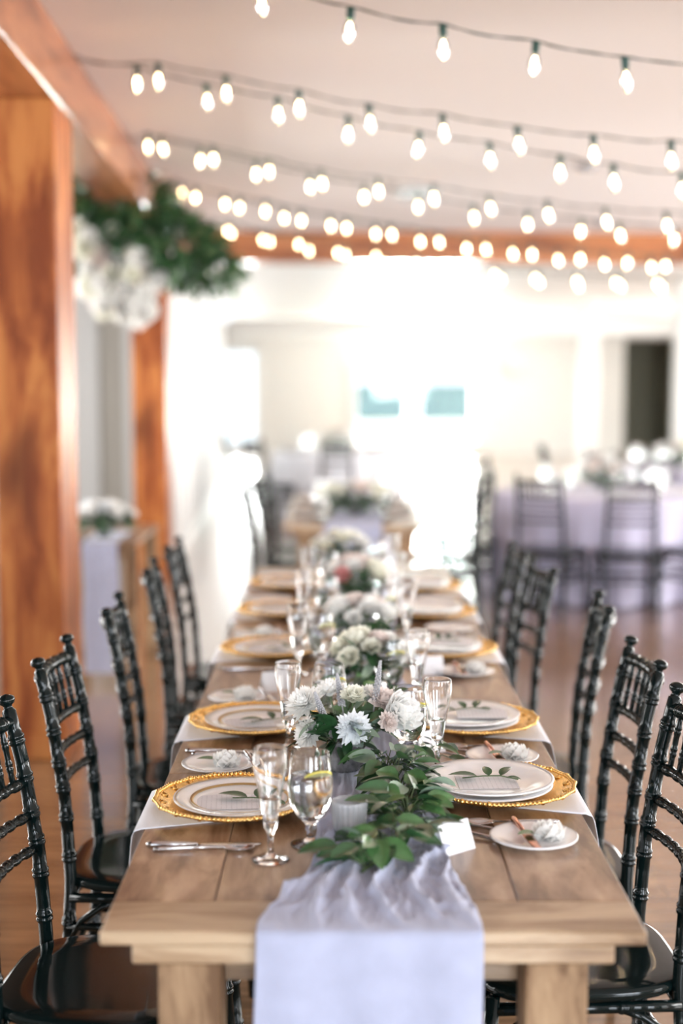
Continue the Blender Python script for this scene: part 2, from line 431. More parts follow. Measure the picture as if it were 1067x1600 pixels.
# small fittings
def fitting(name, build, loc, label, cat, group=None):
    t = empty(name, loc, TH); build(t); tag(t, label, cat, group); return t
p = rm(.62 + .43, 11.0, CZ)
def vent(t):
    MB().box(-.17, .17, -.32, .32, -.02, 0, bev=.004).build('frame', M['white'], t)
    m = MB()
    for k in range(9): m.box(-.14, .14, -.27 + k * .062, -.235 + k * .062, -.03, -.012)
    m.build('louvre', M['metalgrey'], t)
fitting('ceiling_vent', vent, rm(1.02, 11.2, CZ), 'grey louvred air vent in the ceiling behind the string lights', 'vent')
def detector(t):
    MB().lathe([(.075, 0), (.075, -.02), (.05, -.045), (.001, -.05)], 20).build('housing', M['metalgrey'], t)
    MB().lathe([(.02, -.05), (.02, -.065), (.001, -.07)], 12).build('sensor', M['white'], t)
fitting('smoke_detector', detector, rm(2.05, 9.8, CZ), 'small grey smoke detector on the ceiling at upper right', 'smoke detector', 'ceiling detectors')
fitting('smoke_detector', detector, rm(2.95, 13.4, CZ), 'small dark detector on the ceiling just before the far beam', 'smoke detector', 'ceiling detectors')
def lamp_spot(t):
    MB().tube([(0, 0, 0), (0, 0, -.09)], .018, 10).build('stem', M['darkmetal'], t)
    MB().lathe([(.03, -.08), (.06, -.13), (.14, -.20), (.15, -.235), (.13, -.235), (.05, -.14), (.001, -.12)], 20).build('shade', M['darkmetal'], t)
fitting('pendant_lamp', lamp_spot, rm(2.02, 21.0, BZ), 'small dark pendant lamp hanging over the back of the room', 'lamp')
def sconce(t):
    MB().lathe([(.22, 0), (.22, .03), (.16, .10), (.001, .12)], 24, Matrix.Rotation(PI / 2, 4, 'X')).build('dome', M['white'], t)
    MB().lathe([(.25, -.001), (.25, .015), (.001, .015)], 24, Matrix.Rotation(PI / 2, 4, 'X')).build('back_plate', M['white'], t)
fitting('wall_light', sconce, rm(4.76, 29.99, 1.86), 'round white wall light on the back wall right of the window', 'wall light')

# ------------------------------------------------------------------ chairs
def ringed(pts, r, rings, n=12, bump=.004, wid=.006):
    """radius list with bamboo nodes at the given fractions; pts start, end"""
    return pts, r, rings
def bamboo(mb, P0, P1, r, nodes, n=10, bow=None, ball=False):
    P0 = Vector(P0); P1 = Vector(P1)
    ts = [0.0]
    L = (P1 - P0).length; e = .006 / L
    for t in nodes:
        ts += [t - 2.2 * e, t - 1.3 * e, t - .5 * e, t, t + .5 * e, t + 1.3 * e, t + 2.2 * e]
    base = 9 if bow else 5
    ts += [i / base for i in range(1, base)] + [1.0]
    ts = sorted(set(round(t, 5) for t in ts if 0 <= t <= 1))
    pts = []; rad = []
    for t in ts:
        p = P0.lerp(P1, t)
        if bow: p += Vector(bow) * (4 * t * (1 - t))
        rr = r
        for q in nodes:
            d = abs(t - q) / e
            if d < .3: rr = r * 1.02
            elif d < .9: rr = r * 1.26
            elif d < 1.8: rr = r * 1.22
        pts.append(p); rad.append(rr)
    mb.tube(pts, rad, n)
def make_chair():
    t = empty('chiavari_chair')
    K = M['black']
    sx = -.185
    for s in (-1, 1):
        m = MB()
        y0 = .178 * s; y1 = .155 * s
        # rear post: foot, seat level, top
        prof = [(0, -.235), (.22, -.198), (.44, sx), (.64, -.197), (.84, -.228), (.94, -.252)]
        pts = []; rad = []
        nodes = [.10, .20, .345, .50, .595, .665, .725, .80, .88]
        zs = sorted(set([i * .94 / 27 for i in range(28)] + [q + d for q in nodes for d in (-.012, -.008, -.003, 0, .003, .008, .012)]))
        for z in zs:
            for (za, xa), (zb, xb) in zip(prof, prof[1:]):
                if za <= z <= zb: x = xa + (xb - xa) * (z - za) / (zb - za); break
            r = .0148 if z > .2 else .0148 - .003 * (.2 - z) / .2
            for q in nodes:
                d = abs(z - q)
                if d < .0015: r *= 1.03
                elif d < .009: r *= 1.2
            pts.append((x, y0 + (y1 - y0) * z / .94, z)); rad.append(r)
        # finial
        for dz, rr in ((.003, .012), (.008, .009), (.012, .010), (.016, .0155), (.022, .018), (.028, .0165), (.033, .010), (.035, .002)):
            pts.append((prof[-1][1] - dz * .2, y1, .94 + dz)); rad.append(rr)
        m.tube(pts, rad, 14)
        m.build('rear_post', K, t)
    for s in (-1, 1):
        m = MB()
        bamboo(m, (.215, .195 * s, 0), (.185, .185 * s, .43), .0145, [.25, .5, .55, .8], 12)
        m.build('front_leg', K, t)
    # seat board, rounded like a shield, with a rolled edge
    m = MB(); n = 48; rings = []
    for (ins, z) in ((.02, .424), (.004, .427), (0, .434), (0, .442), (.004, .449), (.012, .452), (.06, .450), (.12, .447)):
        ring = []
        for i in range(n):
            a = 2 * PI * i / n; c, s_ = math.cos(a), math.sin(a)
            ex = 2 / 3.4
            rx = (.215 - ins) * (abs(c) ** ex) * (1 if c > 0 else -1)
            ry = (.212 - ins) * (abs(s_) ** ex) * (1 if s_ > 0 else -1)
            ry *= 1 + .06 * (rx / .215)
            ring.append((rx, ry, z))
        rings.append(ring)
    vs = [p for r_ in rings for p in r_]
    fs = [tuple(reversed(range(n))), tuple(range(7 * n, 8 * n))]
    for k in range(7):
        for i in range(n):
            j = (i + 1) % n; fs.append((k * n + i, k * n + j, (k + 1) * n + j, (k + 1) * n + i))
    m.add(vs, fs, True); m.build('seat', K, t)
    m = MB()
    for s in (-1, 1):
        bamboo(m, (sx, .178 * s, .405), (.19, .186 * s, .405), .012, [.3, .6], 10)
    bamboo(m, (.19, -.186, .405), (.19, .186, .405), .012, [.25, .5, .75], 10)
    bamboo(m, (sx, -.178, .405), (sx, .178, .405), .012, [.25, .5, .75], 10)
    m.build('seat_frame', K, t)
    m = MB()
    for s in (-1, 1):
        for z in (.24, .335):
            xa = -.235 + .037 * z / .22 if z < .22 else -.194
            bamboo(m, (xa, .178 * s, z), (.20, .19 * s, z), .0095, [.3, .65], 10)
        # curved brace under the seat
        m.tube([(.20, .188 * s, .30), (.17, .187 * s, .35), (.12, .186 * s, .385), (.08, .186 * s, .40)], .008, 8)
        m.tube([(-.19, .180 * s, .30), (-.16, .181 * s, .35), (-.11, .182 * s, .385), (-.07, .182 * s, .40)], .008, 8)
    bamboo(m, (.205, -.19, .25), (.205, .19, .25), .0095, [.3, .7], 10)
    bamboo(m, (-.197, -.178, .25), (-.197, .178, .25), .0095, [.3, .7], 10)
    m.build('stretcher', K, t)
    # back rails
    def xat(z):
        prof = [(.44, sx), (.64, -.197), (.84, -.228), (.94, -.252)]
        for (za, xa), (zb, xb) in zip(prof, prof[1:]):
            if za <= z <= zb: return xa + (xb - xa) * (z - za) / (zb - za)
    for z, r in ((.918, .0135), (.79, .0105), (.72, .0095), (.65, .0095)):
        m = MB(); bamboo(m, (xat(z), -.158, z), (xat(z), .158, z), r, [.12, .26, .38, .5, .62, .74, .88], 12, bow=(-.028, 0, 0)); m.build('back_rail', K, t)
    for k in range(7):
        y = -.117 + k * .039
        q = 1 - (y / .16) ** 2
        m = MB()
        bamboo(m, (xat(.79) - .028 * q, y, .79), (xat(.918) - .028 * q, y, .932), .0065, [.3, .62], 8)
        m.build('spindle', K, t)
    return t
chair0 = make_chair(); used = [False]
ORD = ['nearest', 'second', 'third', 'fourth', 'fifth']
def put_chair(x, y, rz, label, group):
    c = chair0 if not used[0] else copy_tree(chair0)
    used[0] = True
    c.location = (x, y, 0); c.rotation_euler = (0, 0, rz)
    tag(c, label, 'chair', group); return c
words = ['first', 'second', 'third', 'fourth', 'fifth']
GL = 'black chairs along the left side of the near table'; GR = 'black chairs along the right side of the near table'
for i, (y, dx) in enumerate(((2.72, .0), (3.43, 0), (4.17, .03), (5.01, .03), (5.66, .03))):
    put_chair(-.450 + dx, y, R((-4.5, -1.5, 2.5, 3, -2)[i]), ('glossy black chiavari chair nearest the camera on the left side of the table' if i == 0 else
              'glossy black chiavari chair, %s from the front on the left of the table' % words[i]), GL)
for i, (y, dx) in enumerate(((2.85, -.01), (3.41, .0), (4.22, .045), (5.0, -.02), (5.5, -.05))):
    put_chair(.482 + dx, y, PI + R((2, 1, -5, 6, 2)[i]), ('glossy black chiavari chair cut by the right edge beside the table' if i == 0 else
              'glossy black chiavari chair, %s from the front on the right of the table' % words[i]), GR)

# ------------------------------------------------------------------ farm tables
TX0, TX1, TT = -.381, .481, .76
def make_farm_table(L=2.14, W=.862, eb=.135):
    t = empty('farm_table')
    h = W / 2
    m = MB(); n = 5; xs = [-h, -h + .17, -h + .345, -h + .50, -h + .675, h]
    for k in range(n):
        cuts = [eb, (.9, 1.3, .7, 1.1, 1.5)[k], L - eb]
        for a_, b_ in zip(cuts, cuts[1:]):
            m.box(xs[k] + .0008, xs[k + 1] - .0008, a_ + .0008, b_ - .0008, -.022, 0, bev=.0018)
    m.build('top_planks', M['table'], t, loc=(0, 0, TT))
    for y0 in (0, L - eb):
        MB().box(-h, h, y0, y0 + eb, -.022, .0005, bev=.003).build('end_board', M['table_x'], t, loc=(0, 0, TT))
    for y0 in (.004, L - .064):
        MB().box(-h + .05, h - .05, y0, y0 + .06, -.054, -.022, bev=.003).build('cleat', M['table_x'], t, loc=(0, 0, TT))
    m = MB().box(-h + .08, -h + .105, .09, L - .09, -.12, -.022).box(h - .105, h - .08, .09, L - .09, -.12, -.022)
    m.build('side_apron', M['table'], t, loc=(0, 0, TT))
    for y0 in (.11, L - .135):
        MB().box(-h + .11, h - .11, y0, y0 + .025, -.125, -.022).build('end_apron', M['table_x'], t, loc=(0, 0, TT))
    for sx in (-1, 1):
        for y in (.012, L - .112):
            x = sx * (h - .14)
            MB().box(x - .05, x + .05, y, y + .10, -.76, -.054 if y < .5 else -.054, bev=.004).build('leg', M['table_leg'], t, loc=(0, 0, TT))
    return t
ft = make_farm_table(); ft.location = ((TX0 + TX1) / 2, 2.163, 0)
tag(ft, 'long reclaimed wood farm table in the foreground, end facing the camera', 'table', 'reclaimed wood farm tables')
f2 = copy_tree(ft); f2.location = ((TX0 + TX1) / 2, 2.163 + 2.142, 0)
tag(f2, 'farm table pushed against the far end of the foreground table', 'table', 'reclaimed wood farm tables')
f3 = copy_tree(ft); f3.location = (.085, 8.3, 0)
tag(f3, 'separate farm table standing behind the long dining table', 'table', 'reclaimed wood farm tables')

# ------------------------------------------------------------------ table runners
def runner(name, cx, y_front, y_back, z, hw_hang, label, seedv, narrow=.12, z_end=.03, parent=None):
    m = MB()
    hang = z - z_end
    L1 = hang; L2 = y_back - y_front
    NU, NV = 90, 230
    def fn(u, v):
        # arclength: first 35 percent of the rows hang, the next 40 percent the first half metre
        if v < .28: s = (v / .28) * L1
        elif v < .78: s = L1 + (v - .28) / .5 * .55
        else: s = L1 + .55 + (v - .78) / .22 * (L2 - .55)
        w_ = (u - .5) * 2
        if s < L1:                                        # hanging
            zz = z_end + s; k = 1 - s / L1
            hw = hw_hang * (1 + .05 * k); c = cx + .004 * math.sin(s * 7)
            fold = .006 * math.sin(w_ * 9 + 1 + seedv) * (.3 + k)
            yy = y_front - .013 - fold - .012 * k
            x = c + w_ * hw + .004 * math.sin(s * 11 + seedv)
            r = .010
            if L1 - s < r:
                q = (r - (L1 - s)) / r
                zz = z + .004 - r * (1 - math.sin(q * PI / 2)) ; yy += r * (1 - math.cos(q * PI / 2)) * .9
            else: zz = z_end + s * (hang - r + .004) / (hang - r) if hang > r else zz
            return (x, yy, zz)
        d = s - L1
        f = min(1, d / .36); f = f * f * (3 - 2 * f)
        hw = hw_hang * (1 - f) + narrow * f
        if d > .36: hw = narrow + .012 * math.sin(d * 5)
        c = cx + .022 * f + .01 * math.sin(d * 2.2)
        x = c + w_ * hw
        am = min(1, d / .10) * (1 if d < .7 else .5)
        a = noise.noise(Vector((w_ * 2.4 + .9 * math.sin(d * 8), d * 4.0, seedv)))
        b_ = noise.noise(Vector((w_ * 8.5 + d * 5, d * 11, seedv + 4)))
        rdg = (1 - abs(a) * 2.6); rdg = max(0, rdg) ** 2
        rd2 = max(0, 1 - abs(b_) * 3) ** 2
        zz = z + .0035 + am * (.020 * rdg * (1 - .35 * abs(w_)) + .0045 * rd2 + .0035 * noise.noise(Vector((w_ * 20 + d * 9, d * 34, seedv))) + .0035)
        x += am * .010 * noise.noise(Vector((d * 14, w_ * 2, 9 + seedv)))
        yy = y_front - .004 + d + am * .006 * b_
        return (x, yy, zz)
    m.grid(fn, NU, NV)
    o = m.build(name, M['lav'])
    md = o.modifiers.new('thick', 'SOLIDIFY'); md.thickness = .0012; md.offset = 1
    tag(o, label, 'table runner', 'lavender gauze runners')
    return o
runner('table_runner', .044, 2.163, 6.43, TT, .178, 'crumpled lavender gauze runner hanging over the front end of the table', 0, .115)
runner('table_runner', .07, 8.3, 10.42, TT, .17, 'lavender runner hanging off the separate farm table at the back', 5, .15)

# ------------------------------------------------------------------ place settings: one of each kind
def prof_plate(r, h, foot, well):
    return [(.001, .002), (foot, .0), (foot + .003, .0), (well, .004), (r * .80, h * .55), (r, h - .002), (r, h), (r - .002, h + .0008),
            (r * .80, h * .55 + .004), (well + .002, .0085), (well - .006, .0065), (.001, .006)]
def make_charger():
    t = empty('charger_plate'); m = MB()
    m.lathe([(.001, .0), (.095, .0), (.112, .003), (.148, .0175), (.160, .0205), (.162, .023), (.158, .024), (.146, .0215), (.118, .008), (.108, .0045), (.001, .004)], 96,
            wob=lambda a, k: 1 + (.008 * math.cos(a * 18) if 3 <= k <= 7 else 0))
    m.build('dish', M['gold'], t)
    m = MB()
    for i in range(108):
        a = 2 * PI * i / 108; r = .1585 * (1 + .008 * math.cos(a * 18))
        m.ball((r * math.cos(a), r * math.sin(a), .024), .0046 if i % 6 else .0062, 8)
    for i in range(18):
        a = 2 * PI * i / 18
        m.tube([((.150 - .012 * math.sin(q)) * math.cos(a + q * .035), (.150 - .012 * math.sin(q)) * math.sin(a + q * .035), .0225 - .003 * math.sin(q)) for q in (0, .8, 1.6, 2.4, 3.1)], .0022, 6)
    m.build('beaded_rim', M['gold'], t)
    return t
def make_plate(r, band, inner=None):
    t = empty('dinner_plate' if r > .12 else 'bread_plate')
    MB().lathe(prof_plate(r, .019 if r > .12 else .014, r * .55, r * .66), 80).build('dish', M['china'], t)
    m = MB(); h = .019 if r > .12 else .014
    m.lathe([(r * .955, h * .92 + .0016), (r * .97, h * .95 + .0016), (r * .97, h * .95 + .002), (r * .955, h * .92 + .002)], 80, cap=False)
    if inner: m.lathe([(r * .70, .0125), (r * .745, .0150), (r * .745, .0156), (r * .70, .0131)], 80, cap=False)
    m.build('rim_band', M[band], t)
    return t
def strew_leaf(L, W, bend, M4, mb, **k): mb.leaf(M4, L, W, bend, **k)
def T(x, y, z, rz=0, rx=0, ry=0, s=1):
    return Matrix.Translation((x, y, z)) @ Matrix.Rotation(rz, 4, 'Z') @ Matrix.Rotation(ry, 4, 'Y') @ Matrix.Rotation(rx, 4, 'X') @ Matrix.Scale(s, 4)
def make_sprig():
    t = empty('leaf_sprig')
    MB().tube([(-.045, 0, .003), (-.01, .004, .006), (.02, .0, .008), (.05, -.006, .004)], .0011, 6).build('stem', M['stem'], t)
    m = MB()
    m.leaf(T(-.018, .002, .005, R(95), R(12)), .052, .026, .15)
    m.leaf(T(.0, .002, .007, R(15), R(35)), .028, .017, .3)
    m.leaf(T(.02, .0, .008, R(-35), R(30)), .034, .018, .3)
    m.leaf(T(.03, -.002, .006, R(-110), R(10)), .026, .014, .2)
    m.build('leaves', M['leafdark'], t)
    return t
def petal(mb, Mx, L, W, cup, curl, tip=.6, nu=3, nv=5):
    def fn(u, v):
        wd = W * (math.sin(PI * (.08 + .92 * v) ** tip) ** .6 if v < 1 else .12)
        x = (u - .5) * wd
        return (x, L * v * math.cos(curl * v), cup * (2 * x / max(W, 1e-6)) ** 2 * W * .5 + L * math.sin(curl * v) * v)
    mb.grid(fn, nu, nv, True, Mx)
def make_rose(R0=.022, mat='petal', nlay=5, name='bloom'):
    """cupped layered rose: petals overlap from an upright heart out to open guards"""
    m = MB(); k = 0
    m.ball((0, 0, R0 * .55), R0 * .48, 10, sz=1.1)
    for lay in range(nlay):
        f = lay / (nlay - 1); n = 4 + lay
        for i in range(n):
            a = 2 * PI * i / n + lay * .7 + random.uniform(-.1, .1)
            tilt = R(82 - 62 * f); rr = R0 * (.10 + .22 * f)
            Mx = Matrix.Rotation(a, 4, 'Z') @ Matrix.Translation((0, rr, R0 * (.25 - .15 * f))) @ Matrix.Rotation(tilt, 4, 'X')
            petal(m, Mx, R0 * (.85 + .25 * f), R0 * (.75 + .55 * f), -.5, R(-25 - 5 * f) * -1 * .6, nu=4, nv=5)
    return m
def make_mum(R0=.045, n=150, w=.22, seedv=1, open_=1.0):
    rnd = random.Random(seedv); m = MB()
    for i in range(n):
        f = (i + .5) / n; ph = i * 2.399963
        el = R(88 - 105 * f ** .8 * open_)          # angle of the petal above horizontal
        L = R0 * (.55 + .45 * f ** .5) * rnd.uniform(.9, 1.08)
        Mx = Matrix.Translation((0, 0, R0 * .18)) @ Matrix.Rotation(ph, 4, 'Z') @ Matrix.Rotation(el, 4, 'X') @ Matrix.Rotation(rnd.uniform(-.3, .3), 4, 'Y')
        petal(m, Mx, L, R0 * w * (.7 + .5 * f), .5, R(18), tip=1.2, nu=2, nv=4)
    m.ball((0, 0, R0 * .18), R0 * .25, 8)
    return m
def make_rosebud():
    t = empty('white_rosebud')
    make_rose(.023).build('bloom', M['petal'], t)
    m = MB(); m.leaf(T(-.014, .004, .006, R(100), R(14)), .042, .024, .12); m.build('leaf', M['leafmid'], t)
    return t
def make_menu():
    t = MB().box(-.048, .048, -.062, .062, 0, .0008).build('menu_card', None or M['menu'])
    return t
def menu_mat():
    m, nt, N, L, b = newmat('printed_menu_card')
    tc = N.new('ShaderNodeTexCoord'); sp = N.new('ShaderNodeSeparateXYZ'); L.new(tc.outputs['Object'], sp.inputs[0])
    wv = N.new('ShaderNodeMath'); wv.operation = 'MULTIPLY'; wv.inputs[1].default_value = 620; L.new(sp.outputs['Y'], wv.inputs[0])
    sn = N.new('ShaderNodeMath'); sn.operation = 'SINE'; L.new(wv.outputs[0], sn.inputs[0])
    n = N.new('ShaderNodeTexNoise'); n.inputs['Scale'].default_value = 260; L.new(tc.outputs['Object'], n.inputs['Vector'])
    mu = N.new('ShaderNodeMath'); mu.operation = 'MULTIPLY'; L.new(sn.outputs[0], mu.inputs[0]); L.new(n.outputs['Fac'], mu.inputs[1])
    r = N.new('ShaderNodeValToRGB'); r.color_ramp.elements[0].position = .38; r.color_ramp.elements[0].color = (.90, .91, .95, 1)
    r.color_ramp.elements[1].position = .5; r.color_ramp.elements[1].color = (.76, .77, .81, 1)
    L.new(mu.outputs[0], r.inputs[0]); L.new(r.outputs[0], b.inputs['Base Color']); b.inputs['Roughness'].default_value = .7
    return m
M['menu'] = menu_mat()
def make_knife(mat='steel', L=.215):
    t = empty('table_knife'); k = L / .215
    m = MB()
    m.tube([(0, 0, .0045), (.01, 0, .005), (.05 * k, 0, .0048), (.095 * k, 0, .004)], [.004, .0062, .0055, .0035], 10)
    m.build('handle', M[mat], t)
    def fn(u, v):
        wd = .010 + .009 * math.sin(PI * min(1, v * .9 + .1)) ** .6 if v < .98 else .004
        return (.093 * k + .12 * k * v, (u - .5) * wd, .0035 + .0007 * math.sin(u * PI))
    m = MB().grid(fn, 4, 14); o = m.build('blade', M['steel'] if mat == 'steel' else M[mat], t)
    md = o.modifiers.new('t', 'SOLIDIFY'); md.thickness = .0012
    return t
def make_fork():
    t = empty('table_fork'); m = MB()
    m.tube([(0, 0, .004), (.01, 0, .004), (.06, 0, .006), (.125, 0, .004)], [.0035, .0048, .0030, .0026], 8)
    m.build('handle', M['steel'], t)
    m = MB()
    def fn(u, v): return (.123 + .03 * v, (u - .5) * (.006 + .018 * min(1, v * 1.6)), .004 - .003 * math.sin(v * PI))
    m.grid(fn, 6, 6)
    for q in (-.0095, -.0032, .0032, .0095):
        m.tube([(.150, q, .0035), (.170, q, .004), (.195, q * .95, .009)], [.0017, .0016, .0009], 6)
    o = m.build('tines', M['steel'], t); md = o.modifiers.new('t', 'SOLIDIFY'); md.thickness = .0012
    return t
def make_spoon():
    t = empty('table_spoon'); m = MB()
    m.tube([(0, 0, .004), (.01, 0, .004), (.06, 0, .006), (.13, 0, .005)], [.0035, .0048, .0030, .0026], 8)
    m.build('handle', M['steel'], t)
    def fn(u, v):
        wd = .036 * math.sin(PI * (v * .96 + .02)) ** .62
        x = (u - .5) * wd
        return (.127 + .058 * v, x, .006 - .009 * (1 - (2 * (u - .5)) ** 2) * math.sin(PI * (v * .96 + .02)) + .001)
    o = MB().grid(fn, 8, 12).build('bowl', M['steel'], t); md = o.modifiers.new('t', 'SOLIDIFY'); md.thickness = .0012; md.offset = 1
    return t
# glasses as closed double-walled lathes
def glass_lathe(outer, inner, n=40):
    return MB().lathe(outer + list(reversed(inner)), n, cap=True)
def make_flute():
    t = empty('champagne_flute')
    outer = [(.0005, .0), (.033, .0), (.034, .0015), (.030, .0035), (.012, .007), (.0062, .013), (.0048, .028), (.0052, .046), (.0085, .054),
             (.0115, .060), (.0135, .075), (.0165, .095), (.0215, .125), (.0270, .150), (.0308, .170), (.0318, .182), (.0312, .196), (.0298, .2055), (.0296, .2066)]
    inner = [(.0005, .068), (.0080, .070), (.0115, .080), (.0148, .097), (.0200, .127), (.0256, .151), (.0294, .171), (.0304, .182), (.0299, .196), (.0286, .2055), (.0288, .2066), (.0292, .2070)]
    glass_lathe(outer, inner).build('glass', M['glass'], t)
    wi = [(.0005, .0683), (.0082, .0703), (.0117, .0803), (.0150, .0973), (.0180, .1140), (.0180, .1145), (.0005, .1145)]
    MB().lathe(wi, 32).build('water', M['water'], t)
    return t
def make_goblet():
    t = empty('water_goblet')
    outer = [(.0005, 0), (.036, 0), (.0372, .0015), (.033, .0038), (.014, .007), (.0075, .013), (.0068, .024), (.0105, .030), (.0085, .036), (.013, .044), (.026, .056),
             (.0365, .076), (.0415, .098), (.0425, .118), (.0405, .142), (.0370, .165), (.0355, .1745), (.0353, .1756)]
    inner = [(.0005, .050), (.010, .052), (.024, .061), (.0350, .079), (.0401, .099), (.0411, .118), (.0393, .142), (.0358, .165), (.0343, .1745), (.0345, .1756), (.0349, .1760)]
    glass_lathe(outer, inner).build('glass', M['glass'], t)
    wi = [(.0005, .0503), (.0103, .0523), (.0243, .0613), (.0352, .0793), (.0403, .0993), (.0413, .118), (.0403, .130), (.0403, .1305), (.0005, .1305)]
    MB().lathe(wi, 40).build('water', M['water'], t)
    return t
def make_lemon():
    t = empty('lemon_slice')
    n = 20; m = MB()
    vs = [(0, 0, -.002), (0, 0, .002)]; 
    for i in range(n + 1):
        a = PI * i / n
        for z in (-.002, .002): vs.append((.023 * math.cos(a), .023 * math.sin(a), z))
    fs = []
    for i in range(n):
        a = 2 + 2 * i
        fs += [(0, a + 2, a), (1, a + 1, a + 3), (a, a + 2, a + 3, a + 1)]
    fs += [(0, 2, 3, 1), (0, 1, 2 + 2 * n + 1, 2 + 2 * n)]
    m.add(vs, fs); m.build('flesh', M['lemon'], t)
    m = MB().tube([(.024 * math.cos(PI * i / 16), .024 * math.sin(PI * i / 16), 0) for i in range(17)], .0026, 6)
    m.build('rind', M['lemonrind'], t)
    return t
def make_placecard():
    t = MB()
    t.add([(-.038, -.022, 0), (.038, -.022, 0), (.038, 0, .052), (-.038, 0, .052), (.038, .022, 0), (-.038, .022, 0),
           (-.038, -.0212, 0), (.038, -.0212, 0), (.038, 0, .0508), (-.038, 0, .0508), (.038, .0212, 0), (-.038, .0212, 0)],
          [(0, 1, 2, 3), (3, 2, 4, 5), (7, 6, 9, 8), (8, 9, 11, 10), (0, 6, 7, 1), (5, 4, 10, 11), (1, 7, 8, 2), (2, 8, 10, 4), (0, 3, 9, 6), (3, 5, 11, 9)])
    return t.build('place_card', M['paper'])
def make_napkin(side):
    """linen strip lying under the charger and falling over the table edge; local x runs outwards"""
    m = MB()
    def fn(u, v):
        s = v * .47; w_ = (u - .5) * .27 * (.35 + .65 * min(1, s / .262))
        if s < .262: x = s - .262; z = .0012 + .0006 * math.sin(u * 20)
        elif s < .280:
            q = (s - .262) / .018; x = .004 + .020 * math.sin(q * PI / 2); z = .0015 - .014 * (1 - math.cos(q * PI / 2)) 
        else:
            d = s - .280; x = .024 + .012 * math.sin(d * 14) + .005 * math.sin(u * 11 + 1) * min(1, d * 12); z = -.0125 - d
            z += .012 * math.sin(u * 5) * d / .19
            w_ *= 1 - .18 * d / .19
        return (x, w_, z)
    m.grid(fn, 24, 50)
    o = m.build('linen_napkin', M['linen'])
    md = o.modifiers.new('thick', 'SOLIDIFY'); md.thickness = .001; md.offset = 1
    return o
def make_votive():
    t = empty('ribbed_votive'); n = 80
    wob = lambda a, k: 1 + (.045 * math.cos(a * 20) if 2 <= k <= 4 else 0)
    MB().lathe([(.0005, 0), (.026, 0), (.029, .003), (.033, .062), (.0335, .068), (.0325, .070), (.0305, .070), (.0295, .066), (.0255, .010), (.0005, .008)], n, wob=wob).build('glass', M['ribglass'], t)
    MB().lathe([(.0005, .0085), (.019, .0085), (.0195, .010), (.0195, .022), (.0005, .022)], 24).build('candle', M['china'], t)
    return t
def make_shaker():
    t = empty('salt_shaker')
    MB().lathe([(.0005, 0), (.020, 0), (.021, .003), (.016, .055), (.015, .062), (.0135, .062), (.0145, .054), (.0185, .006), (.0005, .005)], 12, smooth=False).build('glass', M['glass'], t)
    MB().lathe([(.0005, .0055), (.0180, .0065), (.0155, .040), (.0005, .040)], 16).build('salt', M['china'], t)
    MB().lathe([(.0005, .0605), (.0165, .0605), (.017, .064), (.016, .074), (.009, .080), (.0005, .081)], 24).build('cap', M['steel'], t)
    return t
proto = {'charger': make_charger(), 'plateG': make_plate(.136, 'chinagold', True), 'plateS': make_plate(.138, 'chinagrey'),
         'bread': make_plate(.083, 'chinagrey'), 'sprig': make_sprig(), 'rose': make_rosebud(), 'menu': make_menu(),
         'knife': make_knife(), 'copper': make_knife('copper', .17), 'butter': make_knife('steel', .17), 'fork': make_fork(), 'spoon': make_spoon(),
         'flute': make_flute(), 'goblet': make_goblet(), 'lemon': make_lemon(), 'card': make_placecard(), 'napkin': make_napkin(1),
         'votive': make_votive(), 'shaker': make_shaker()}
proto_used = set()
def put(kind, x, y, z, rz, label, cat, group, rx=0, ry=0):
    o = proto[kind] if kind not in proto_used else copy_tree(proto[kind])
    proto_used.add(kind)
    o.location = (x, y, z); o.rotation_euler = (rx, ry, rz)
    if kind in ('sprig', 'rose'): o.scale = (1.22,) * 3
    tag(o, label, cat, group); return o
EDGE = {-1: TX0, 1: TX1}
